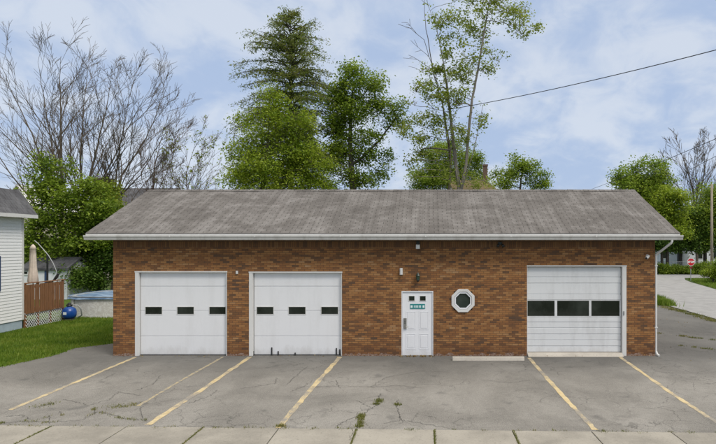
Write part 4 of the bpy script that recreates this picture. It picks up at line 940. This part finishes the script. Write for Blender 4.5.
def leaves(r, centers, per, spread, size, flat_=0.5, aspect=0.62, droop=0.0):
    n = len(centers) * per; c = np.repeat(centers, per, 0) + r.normal(0, 1, (n, 3)) * np.array([spread, spread, spread * 0.75]); c[:, 2] -= droop * np.abs(r.normal(0, 1, n))
    nrm = r.normal(0, 1, (n, 3)); nrm[:, 2] = np.abs(nrm[:, 2]) + flat_; nrm /= np.linalg.norm(nrm, axis=1)[:, None]
    a = np.cross(nrm, r.normal(0, 1, (n, 3))); a /= np.linalg.norm(a, axis=1)[:, None] + 1e-9; b = np.cross(nrm, a); s = (size * r.uniform(0.55, 1.35, n))[:, None]
    mid = nrm * s * 0.12
    return np.stack([c - a * s, c - b * s * aspect + mid, c + a * s, c + b * s * aspect + mid], 1)
def ell_pts(r, E, n, clump=0.42, fill=0.4):
    """points inside a union of ellipsoids E = [(centre, radii, weight)], gathered in clumps with gaps between them"""
    w_ = np.array([e[2] for e in E], float); w_ /= w_.sum(); out = []
    for (c, rd, _), k_ in zip(E, (w_ * n).astype(int) + 1):
        rd = np.array(rd); m_ = max(4, min(int(6.0 * rd.prod() ** (1 / 3)), max(4, k_ // 10)))
        d = r.normal(0, 1, (m_, 3)); d /= np.linalg.norm(d, axis=1)[:, None]; cc = np.array(c) + d * (r.uniform(0.35, 1.0, m_) ** 0.6)[:, None] * rd
        big = max(1.0, c[1] / 40.0); i_ = r.integers(0, m_, k_); sz = r.uniform(0.6, 1.3, m_)[i_][:, None]; q = r.normal(0, 1, (k_, 3)); q /= np.linalg.norm(q, axis=1)[:, None]
        out.append(cc[i_] + q * (r.random(k_) ** 0.45)[:, None] * sz * np.minimum(rd * clump, 0.55 * big) * np.array([1.15, 1.15, 0.75]))
        u_ = int(k_ * fill); d = r.normal(0, 1, (u_, 3)); d /= np.linalg.norm(d, axis=1)[:, None]; out.append(np.array(c) + d * (r.random(u_) ** 0.5)[:, None] * rd * r.uniform(0.9, 1.2, (u_, 1)))
    return np.concatenate(out)
def E(px, py, rx, ry, Y, dy=0.0, depth=None, w=None):
    """an ellipsoid seen at a photo pixel, standing at distance Y + dy"""
    y = Y + dy; k_ = y / F; a, b = rx * k_, ry * k_; return (np.array(P(px, py, y)), np.array([a, depth or (a * 0.5 + b * 0.5), b]), w or a * b * 1.0)
def leafy(name, label, base, trunk, ells, npts, leafmat, bark, seed, base_r=0.2, per=14, spread=0.3, size=0.11, step=0.32, tip=0.010, up=0.08, skip=0.0, group=None, flat_=0.6, aspect=0.6, droop=0.0, cat='tree', zmin=0.6, dk=None, sides=5, fill=0.4):
    r = np.random.default_rng(seed); t_ = thing(name, label, cat, base, group)
    size *= 0.66; per = int(per * 1.25); spread *= 1.1; npts = int(npts * 0.72)
    pts = ell_pts(r, ells, npts, fill=fill); pts = pts[pts[:, 2] > zmin]
    step = step * 0.72; N_, par = colonize(r, trunk, pts, step, step * 9, dk or step * 1.05, up)
    rd, ch = radii(N_, par, tip, base_r); rd = np.maximum(tip, rd * (1 - 0.55 * np.clip(N_[:, 2] / N_[:, 2].max(), 0, 1))); rd[0] *= 1.25
    skeleton_mesh('trunk', N_, par, rd, bark, t_, sides)
    thin = np.nonzero((rd < tip * 2.6) & (N_[:, 2] > zmin))[0]
    near = np.array([np.linalg.norm(N_ - q, axis=1).min() for q in pts]) < 0.8
    cen = np.concatenate([N_[thin], pts[near]])
    if skip: cen = cen[r.random(len(cen)) > skip]
    np_mesh('crown', leaves(r, cen, per, spread, size, flat_, aspect, droop).reshape(-1, 3), 4, leafmat, t_)
    return t_
def stem(*pp): return [np.array(p, float) for p in pp]
def root(px, Y): return (PX(px, Y), Y, 0.0)

# bare trees: curved ascending stems that fork into fine twigs
def bare_tree(name, label, base, stems, bark, seed, group=None, levels=4, twig=0.011, spread=0.55, nchild=(7, 6, 5), ratio=(0.5, 0.5, 0.5), upk=0.10, buds=None, reach=0.36, tall=1.0):
    r = np.random.default_rng(seed); t_ = thing(name, label, 'tree', base, group)
    nodes = []; par = []; rad = []
    def grow(p0, pts, ra, rb):
        last = p0; ids = []
        for i, q in enumerate(pts): nodes.append(q); par.append(last); rad.append(ra + (rb - ra) * (i + 1) / len(pts)); last = len(nodes) - 1; ids.append(last)
        return ids
    def branch(pi, d, L, ra, lev):
        n = max(4, int(L / (0.5 if lev < 2 else 0.32))); p = nodes[pi].copy(); pts = []; d = d / np.linalg.norm(d)
        for i in range(n):
            d = d + r.normal(0, 0.04, 3) + np.array([0, 0, upk * (1 - d[2])]); d /= np.linalg.norm(d); p = p + d * L / n; pts.append(p.copy())
        ids = grow(pi, pts, ra, max(twig * 0.8, ra * 0.3)); sub(ids, L, lev + 1)
    def sub(ids, L, lev):
        if lev > levels: return
        k_ = nchild[min(lev - 1, len(nchild) - 1)]; k_ = max(2, int(round(k_ * r.uniform(0.75, 1.25))))
        lo = 0.15 if lev == 1 else 0.2
        for f in (np.arange(k_) + r.random(k_)) / k_ * (1 - lo) + lo:
            i = ids[min(int(f * len(ids)), len(ids) - 1)]; j = par[i]; d = nodes[i] - nodes[j] if j >= 0 else np.array([0, 0, 1.0]); d /= np.linalg.norm(d) + 1e-9
            q = r.normal(0, 1, 3); q -= d * q.dot(d); q /= np.linalg.norm(q); a = r.uniform(0.26, 0.62) * (spread / 0.5)
            nd = d * math.cos(a) + q * math.sin(a); ll = max(0.45, L * ratio[min(lev - 1, len(ratio) - 1)] * (1.2 - 0.78 * f) * r.uniform(0.6, 1.25))
            branch(i, nd, ll, max(twig, rad[i] * 0.55), lev)
    nodes.append(np.array(base, float)); par.append(-1); rad.append(max(s[1] for s in stems) * 1.25)
    for pts, ra, lev0 in stems:
        ra *= 0.8
        pts = [np.array(p, float) for p in pts]; out = []; prev = nodes[0]; Lt = 0
        for p in pts:
            k_ = max(1, int(np.linalg.norm(p - prev) / 0.5)); Lt += np.linalg.norm(p - prev)
            for j in range(1, k_ + 1): out.append(prev + (p - prev) * j / k_ + r.normal(0, 0.018, 3))
            prev = p
        ids = grow(0, out, ra, twig); sub(ids[len(ids) // 5:], Lt * reach, lev0)
    for q in nodes: q[2] *= tall
    skeleton_mesh('trunk', nodes, par, rad, bark, t_, 5)
    if buds:
        N_ = np.array(nodes); th = np.nonzero(np.array(rad) < twig * 1.6)[0]; th = th[r.random(len(th)) < buds[1]]
        np_mesh('crown', leaves(r, N_[th], 2, 0.1, buds[2]).reshape(-1, 3), 4, buds[0], t_)
    return t_
YT = 41.0
Q = lambda px, py, dy=0.0: P(px, py, YT + dy)
bare_tree('bare_tree', 'tallest leafless tree with a straight grey trunk behind the deck', root(62, YT), [([Q(62, 200), Q(61, 150), Q(61, 100), Q(60, 60), Q(61, 36)], 0.26, 1), ([Q(61, 230), Q(48, 170, .5), Q(32, 120, 1), Q(12, 75, 1), Q(2, 48, 1)], 0.17, 1), ([Q(60, 240), Q(30, 190, -1), Q(8, 160, -1.5), Q(-14, 120, -2)], 0.15, 1), ([Q(63, 220), Q(55, 150, -1), Q(45, 90, -1.4), Q(38, 42, -1.6)], 0.16, 1)],
          M['bark'], 101, nchild=(14, 6, 4), ratio=(0.8, 0.58, 0.55), levels=3, twig=0.0095, tall=0.92, spread=0.5, upk=0.05)
bare_tree('bare_tree', 'leafless tree whose stems fan wide open above the yard shrubs', root(84, YT + 1), [([Q(85, 190), Q(96, 140), Q(106, 95), Q(112, 56)], 0.22, 1), ([Q(84, 215), Q(80, 150, 1), Q(84, 90, 1.5), Q(88, 48, 2)], 0.17, 1), ([Q(86, 200), Q(112, 150, -1), Q(132, 105, -1.5), Q(146, 78, -2)], 0.15, 1), ([Q(86, 215), Q(70, 150, 2), Q(72, 90, 2)], 0.12, 1)],
          M['bark'], 102, nchild=(14, 6, 4), ratio=(0.8, 0.58, 0.55), levels=3, twig=0.0095, tall=0.92, spread=0.5, upk=0.05)
bare_tree('bare_tree', 'leafless tree leaning toward the garage roof with upswept branches', root(113, YT + 2), [([Q(114, 200, 2), Q(122, 165, 2), Q(146, 125, 2), Q(158, 95, 2), Q(168, 66, 2)], 0.18, 1), ([Q(114, 190, 2), Q(119, 140, 1), Q(128, 90, 1), Q(134, 58, 1)], 0.14, 1), ([Q(114, 195, 2), Q(140, 165, 1), Q(165, 120, 1), Q(172, 100, 1)], 0.12, 1)],
          M['bark'], 103, nchild=(14, 6, 4), ratio=(0.8, 0.58, 0.55), levels=3, twig=0.0095, tall=0.92, spread=0.5, upk=0.05)
bare_tree('brown_twig_tree', 'short leafless tree with brown twigs above the left part of the roof', root(152, YT + 4), [([Q(152, 190, 4), Q(154, 160, 4), Q(161, 125, 4), Q(168, 100, 4)], 0.13, 1), ([Q(152, 195, 4), Q(166, 165, 4), Q(178, 130, 4)], 0.1, 1), ([Q(152, 200, 4), Q(142, 170, 4), Q(140, 140, 4)], 0.08, 1)],
          M['bark_red'], 104, nchild=(14, 6, 4), ratio=(0.8, 0.58, 0.55), levels=3, twig=0.0095, tall=0.92, spread=0.5, upk=0.05)
bare_tree('brown_twig_tree', 'low leafless tree with spreading brown twigs and budding tips beside the tall conifer', root(190, YT + 5), [([Q(188, 190, 5), Q(186, 165, 5), Q(193, 140, 5), Q(200, 125, 5)], 0.11, 1), ([Q(189, 192, 5), Q(203, 165, 5), Q(214, 140, 5)], 0.09, 1), ([Q(188, 192, 5), Q(172, 168, 5), Q(166, 140, 5)], 0.09, 1)],
          M['bark_red'], 105, nchild=(14, 6, 4), ratio=(0.8, 0.58, 0.55), levels=3, twig=0.0095, tall=0.92, spread=0.5, upk=0.05, buds=(M['leaf_pale'], 0.12, 0.09))
# leafy growth under the bare trees
YL = 38.0
leafy('leafy_tree', 'green maple behind the deck at the corner of the white house', root(40, YL), [stem(root(40, YL), P(41, 240, YL), P(42, 200, YL))],
      [E(45, 172, 14, 20, YL), E(42, 205, 10, 22, YL), E(55, 205, 20, 25, YL), E(40, 245, 22, 25, YL), E(62, 250, 16, 22, YL), E(70, 168, 5, 8, YL)], 680, M['leaf_mid'], M['bark_dark'], 201, 0.17, 12, 0.28, 0.15, 0.45, fill=0.2)
leafy('leafy_tree', 'bushy green maple standing between the bare trunks behind the pool', root(86, YL + 1), [stem(root(86, YL + 1), P(86, 240, YL + 1), P(88, 205, YL + 1))],
      [E(95, 195, 17, 17, YL), E(78, 212, 18, 22, YL), E(105, 215, 15, 22, YL), E(85, 240, 26, 20, YL), E(112, 225, 10, 24, YL)], 680, M['leaf_mid'], M['bark_dark'], 202, 0.16, 13, 0.28, 0.15, 0.45, fill=0.2)
leafy('dark_shrub', 'tall dark green shrub behind the pool near the garage corner', root(98, 39), [stem(root(98, 39), P(98, 270, 39))],
      [E(88, 265, 18, 26, 39), E(106, 262, 18, 28, 39), E(80, 272, 12, 18, 39), E(98, 240, 20, 16, 39), E(122, 255, 12, 28, 39), E(77, 276, 9, 14, 36.6), E(86, 278, 12, 14, 37)], 1100, M['leaf_dark'], M['bark_dark'], 203, 0.12, 15, 0.26, 0.13, 0.42, cat='shrub', zmin=0.2)
leafy('dark_shrub', 'dark green shrub rising over the shed roof behind the umbrella', root(50, 41), [stem(root(50, 41), P(50, 275, 41))],
      [E(40, 262, 20, 24, 41), E(60, 262, 18, 26, 41), E(25, 255, 10, 28, 41), E(72, 268, 12, 22, 41)], 900, M['leaf_dark'], M['bark_dark'], 204, 0.12, 14, 0.28, 0.15, 0.45, cat='shrub', zmin=0.2)
leafy('leafy_tree', 'small yellow green sapling by the left end of the garage roof', root(100, 40.5), [stem(root(100, 40.5), P(101, 235, 40.5), P(103, 215, 40.5))],
      [E(104, 190, 9, 10, 40.5), E(100, 206, 12, 12, 40.5), E(110, 204, 10, 10, 40.5)], 420, M['leaf_yellow'], M['bark_dark'], 205, 0.09, 11, 0.22, 0.12, 0.36)

# conifer
def spruce(name, label, px, Y, top_py, seed):
    r = np.random.default_rng(seed); base = root(px, Y); t_ = thing(name, label, 'tree', base); H = PZ(top_py, Y)
    nodes = [np.array(base, float)]; par = [-1]; rad = [0.3]; n = 84; tr = [0]
    for i in range(1, n + 1): nodes.append(np.array([base[0] + 0.05 * math.sin(i * 0.3), Y, H * i / n])); par.append(len(nodes) - 2); rad.append(0.28 * (1 - i / n) + 0.02); tr.append(len(nodes) - 1)
    lv = []
    for i in range(20, n + 1):
        f = (i / n); k_ = 7 if f < 0.93 else 5
        prof = np.interp(f, [0.25, 0.45, 0.6, 0.7, 0.8, 0.9, 0.97, 1.0], [4.3, 4.3, 4.1, 3.7, 3.3, 2.4, 1.5, 0.35])
        for q in range(k_):
            if r.random() < 0.3: continue
            a = r.uniform(0, 2 * math.pi); L = prof * r.uniform(0.3, 1.15); d = np.array([math.cos(a), math.sin(a), r.uniform(0.1, 0.55) + 0.35 * max(0.0, (f - 0.6) / 0.4)]); p = nodes[tr[i]] + np.array([0, 0, r.uniform(-.15, .15)]); last = tr[i]; m_ = max(3, int(L / 0.32))
            for j in range(m_):
                d[2] -= 0.085; d[:2] += r.normal(0, 0.07, 2); p = p + d / np.linalg.norm(d) * L / m_; nodes.append(p.copy()); par.append(last); rad.append(0.035 * (1 - j / m_) + 0.009); last = len(nodes) - 1
                if j >= 1:
                    lv.append(p.copy())
                    for s in (-1, 1):                       # side sprays
                        if r.random() < 0.75:
                            sd_ = np.array([-d[1] * s, d[0] * s, -0.15]); sd_ = sd_ / np.linalg.norm(sd_) * 0.6 + d / np.linalg.norm(d) * 0.6; l2 = 0.28 + 0.5 * L * 0.25 * (1 - j / m_ * 0.5)
                            lastb = last; pp = p.copy()
                            for z_ in range(3): pp = pp + sd_ * l2 / 2.2 + np.array([0, 0, -0.04 * z_]); nodes.append(pp.copy()); par.append(lastb); rad.append(0.008); lastb = len(nodes) - 1; lv.append(pp.copy())
    skeleton_mesh('trunk', nodes, par, rad, M['bark_dark'], t_, 5)
    lv = np.array(lv); lv = lv[r.random(len(lv)) < 0.85]
    np_mesh('crown', leaves(r, lv, 6, 0.14, 0.10, 0.6, 0.28, 0.07).reshape(-1, 3), 4, M['needle'], t_)
spruce('spruce_tree', 'tall dull green conifer with a pointed top above the garage roof', 291, 37.0, 17, 301)
YF = 33.0
leafy('larch_tree', 'feathery light green tree in front of the tall conifer', root(262, YF), [stem(root(262, YF), P(262, 190, YF), P(268, 140, YF), P(270, 100, YF))],
      [E(268, 100, 12, 16, YF), E(258, 125, 22, 18, YF), E(290, 135, 18, 22, YF), E(245, 155, 20, 18, YF), E(280, 160, 28, 20, YF), E(310, 165, 18, 20, YF), E(242, 180, 20, 12, YF), E(270, 185, 40, 12, YF), E(322, 182, 14, 12, YF), E(278, 105, 8, 14, YF), E(300, 178, 20, 14, YF), E(262, 165, 24, 16, YF), E(232, 172, 12, 12, YF), E(310, 150, 10, 16, YF), E(302, 118, 12, 18, YF), E(318, 160, 12, 20, YF), E(236, 150, 8, 12, YF)], 2500, M['leaf_bright'], M['bark_dark'], 302, 0.2, 9, 0.24, 0.12, 0.40, up=-0.02, skip=0.12, aspect=0.45, droop=0.14, fill=0.3)
YG = 36.0
leafy('broadleaf_tree', 'green tree with a dark forked trunk between the conifer and the tall sparse tree', root(351, YG), [stem(root(352, YG), P(353, 190, YG), P(351, 165, YG), P(350, 135, YG), P(352, 95, YG)), (2, [P(362, 158, YG), P(380, 140, YG), P(396, 118, YG)])],
      [E(352, 78, 16, 16, YG), E(340, 95, 12, 14, YG), E(372, 85, 16, 14, YG), E(385, 105, 18, 12, YG), E(358, 112, 24, 14, YG), E(340, 130, 14, 12, YG), E(398, 120, 12, 10, YG), E(346, 155, 14, 12, YG), E(368, 135, 16, 10, YG), E(365, 178, 16, 10, YG), E(332, 165, 10, 16, YG), E(336, 108, 14, 18, YG), E(334, 140, 12, 20, YG), E(362, 152, 14, 12, YG), E(384, 165, 9, 12, YG), E(350, 178, 12, 10, YG)], 1500, M['leaf_mid'], M['bark_dark'], 303, 0.3, 13, 0.25, 0.12, 0.42, skip=0.15, fill=0.3)
YS = 34.0
leafy('tall_sparse_tree', 'very tall thin leaved tree with two pale bare trunks above the ridge', root(459, YS), [stem(root(459, YS), P(460, 195, YS)),
       (1, [P(466, 165, YS), P(469, 130, YS), P(472, 100, YS), P(478, 70, YS), P(483, 40, YS), P(487, 15, YS), P(492, -15, YS)]), (1, [P(456, 165, YS + .6), P(452, 130, YS + .8), P(448, 95, YS + 1), P(443, 60, YS + 1), P(437, 30, YS + 1), P(428, 5, YS + 1), P(424, -18, YS + 1)]),
       (1, [P(474, 150, YS - .8), P(480, 120, YS - .8), P(483, 105, YS - .8)])],
      [E(470, 20, 22, 22, YS), E(500, 12, 22, 14, YS), E(522, 22, 18, 18, YS), E(462, 60, 16, 18, YS), E(432, 80, 20, 20, YS), E(420, 110, 16, 18, YS), E(492, 62, 16, 12, YS), E(450, 100, 16, 16, YS), E(420, 145, 14, 16, YS), E(440, 20, 8, 14, YS), E(480, -10, 30, 14, YS), E(405, 130, 14, 8, YS), E(445, 128, 14, 12, YS), E(462, 90, 8, 20, YS), E(462, 140, 10, 18, YS), E(412, 165, 8, 14, YS), E(485, 120, 5, 12, YS), E(448, 50, 8, 18, YS), E(474, 183, 12, 7, YS), E(490, 185, 8, 6, YS), E(452, 178, 10, 10, YS)],
      1250, M['leaf_pale'], M['bark_pale'], 304, 0.2, 13, 0.17, 0.115, 0.5, tip=0.013, skip=0.55)
bare_tree('dead_branch_tree', 'dead grey snag with bare drooping twigs beside the tall thin leaved tree', root(449, YS + 1.5), [([P(450, 150, YS + 1.5), P(444, 110, YS + 1.5), P(433, 70, YS + 1.5), P(426, 30, YS + 1.5), P(424, -6, YS + 1.5)], 0.13, 2), ([P(450, 160, YS + 1.5), P(440, 90, YS + 1.5), P(424, 40, YS + 1.2), P(410, 28, YS + 1), P(398, 24, YS + 1)], 0.07, 2)],
          M['bark'], 305, nchild=(5, 5, 3), ratio=(0.3, 0.4, 0.5), levels=3, twig=0.012, spread=0.8, upk=-0.03)
leafy('round_tree', 'dense round dark green tree low behind the two tall trunks', root(448, 58), [stem(root(448, 58), P(448, 195, 58))],
      [E(448, 165, 22, 26, 58), E(430, 178, 18, 18, 58), E(468, 172, 16, 24, 58), E(440, 155, 14, 14, 58), E(478, 180, 9, 14, 58), E(420, 184, 14, 10, 58), E(448, 182, 36, 10, 58)], 1300, M['leaf_mid'], M['bark_dark'], 306, 0.22, 15, 0.26, 0.125, 0.42)
leafy('small_tree', 'small dark green tree with loose twigs right of the slim chimney', root(520, 45), [stem(root(520, 45), P(520, 195, 45), P(521, 180, 45))],
      [E(502, 178, 12, 12, 45), E(520, 175, 14, 14, 45), E(538, 178, 12, 10, 45), E(518, 165, 10, 9, 45), E(545, 182, 7, 6, 45), E(533, 168, 7, 6, 45)], 420, M['leaf_mid'], M['bark_dark'], 307, 0.16, 11, 0.24, 0.13, 0.42, skip=0.1)
# right side street trees
YR_ = 69.0
leafy('street_maple', 'full dark green maple over the right end of the roof', root(648, YR_), [stem(root(648, YR_), P(647, 240, YR_), P(644, 200, YR_))],
      [E(630, 185, 18, 18, YR_), E(648, 175, 20, 16, YR_), E(625, 180, 12, 10, YR_), E(660, 170, 10, 9, YR_), E(640, 210, 24, 22, YR_), E(655, 200, 18, 24, YR_)], 1100, M['leaf_mid'], M['bark_dark'], 401, 0.3, 13, 0.42, 0.21, 0.65, fill=0.2)
leafy('street_maple', 'bright green maple in front of the darker street trees beside the gable', root(668, 66), [stem(root(668, 66), P(667, 245, 66), P(664, 215, 66))],
      [E(662, 200, 18, 16, 66), E(675, 205, 16, 16, 66), E(655, 215, 14, 14, 66), E(668, 225, 22, 14, 66)], 800, M['leaf_bright'], M['bark_dark'], 402, 0.22, 13, 0.36, 0.19, 0.55, fill=0.2)
leafy('street_maple', 'dark low crowned maple behind the stop sign', root(681, 68), [stem(root(681, 68), P(681, 255, 68), P(682, 235, 68))],
      [E(688, 225, 18, 18, 68), E(672, 238, 18, 14, 68), E(700, 240, 18, 14, 68), E(685, 246, 24, 10, 68)], 1200, M['leaf_dark'], M['bark_dark'], 403, 0.22, 14, 0.4, 0.19, 0.6, zmin=2.9)
leafy('street_maple', 'mid green maple behind the wooden pole at the street corner', root(705, 68), [stem(root(705, 68), P(705, 250, 68), P(706, 225, 68))],
      [E(710, 205, 14, 22, 68), E(698, 222, 14, 16, 68), E(722, 225, 16, 26, 68), E(706, 245, 22, 12, 68), E(725, 200, 14, 16, 68)], 1200, M['leaf_mid'], M['bark_dark'], 404, 0.25, 14, 0.45, 0.2, 0.65, zmin=3.2)
leafy('street_maple', 'slim trunked maple beside the downspout end of the garage', root(662, 66), [stem(root(662, 66), P(662, 255, 66), P(660, 235, 66))],
      [E(655, 238, 16, 14, 66), E(665, 246, 14, 10, 66), E(648, 235, 16, 18, 66)], 800, M['leaf_dark'], M['bark_dark'], 405, 0.2, 13, 0.4, 0.19, 0.6, zmin=3.0)
bare_tree('grey_bare_tree', 'wide grey leafless tree rising behind the wooden pole on the street', root(697, 76), [([P(697, 215, 76), P(692, 185, 76), P(684, 160, 76), P(678, 148, 76)], 0.22, 1), ([P(698, 220, 76), P(702, 185, 76), P(708, 155, 76), P(712, 143, 76)], 0.2, 1), ([P(697, 225, 76), P(684, 195, 76), P(668, 172, 76)], 0.16, 1), ([P(698, 220, 76), P(715, 190, 76), P(728, 165, 76)], 0.16, 1), ([P(697, 215, 76), P(696, 180, 76), P(694, 150, 76)], 0.16, 1)],
          M['bark'], 406, nchild=(15, 6, 4), ratio=(0.62, 0.5, 0.45), levels=3, reach=0.55, twig=0.019, spread=0.5, upk=0.075)
leafy('hedge_bush', 'clipped round green bush at the base of the wooden pole', root(713, 51), [stem(root(713, 51), P(713, 274, 51))],
      [E(713, 272, 8, 9, 51), E(722, 270, 10, 11, 51)], 420, M['leaf_bright'], M['bark_dark'], 407, 0.08, 14, 0.16, 0.10, 0.3, cat='bush', zmin=0.1)
# low growth along the fence
for i, (px, s) in enumerate(((662, 1.0), (676, 0.8), (699, 1.1), (686, 0.75), (707, 1.2))):
    leafy('fence_shrub', ['low green shrub under the slim maple by the chain link fence', 'small green shrub at the foot of the dark maple by the fence', 'dark low shrub beneath the maple at the chain link fence', 'small shrub at the fence straight behind the stop sign', 'wide low shrub at the fence beyond the wooden pole'][i], root(px, 65.3), [stem(root(px, 65.3), (PX(px, 65.3), 65.3, 0.4))],
          [(np.array([PX(px, 65.3), 65.3, 0.55 * s]), np.array([1.5 * s, 0.7, 0.6 * s]), 1)], 160, M['leaf_mid'], M['bark_dark'], 410 + i, 0.05, 12, 0.16, 0.12, 0.3, cat='shrub', zmin=0.05)
# trees far beyond, closing the horizon
far = np.random.default_rng(77)
fl = []
for i in range(80):
    x = -330 + i * 8.5 + far.normal(0, 3); y = 170 + far.uniform(-20, 40); h = far.uniform(9, 15)
    n = 1200; d = far.normal(0, 1, (n, 3)); d /= np.linalg.norm(d, axis=1)[:, None]; c = np.array([x, y, h * 0.5]) + d * (far.random(n) ** 0.4)[:, None] * np.array([8, 5, h * 0.55]); c = c[c[:, 2] > 0]
    fl.append(leaves(far, c, 1, 0.3, 0.8))
struct(np_mesh('distant_woods', np.concatenate(fl), 4, M['leaf_dark']), 'stuff')

GROUPS = {'bare_tree': 'leafless trees behind the yard', 'brown_twig_tree': 'small brown twigged trees by the roof', 'leafy_tree': 'green trees behind the pool and deck', 'dark_shrub': 'dark shrubs behind the pool and deck',
          'street_maple': 'maples along the cross street', 'fence_shrub': 'low shrubs along the chain link fence', 'utility_pole': 'wooden utility poles', 'overhead_wire': 'overhead wires'}
for o in list(bpy.data.objects):
    if '_o' in o: del o['_o']
    g = GROUPS.get(o.name.split('.')[0])
    if g and o.parent is None: o['group'] = g
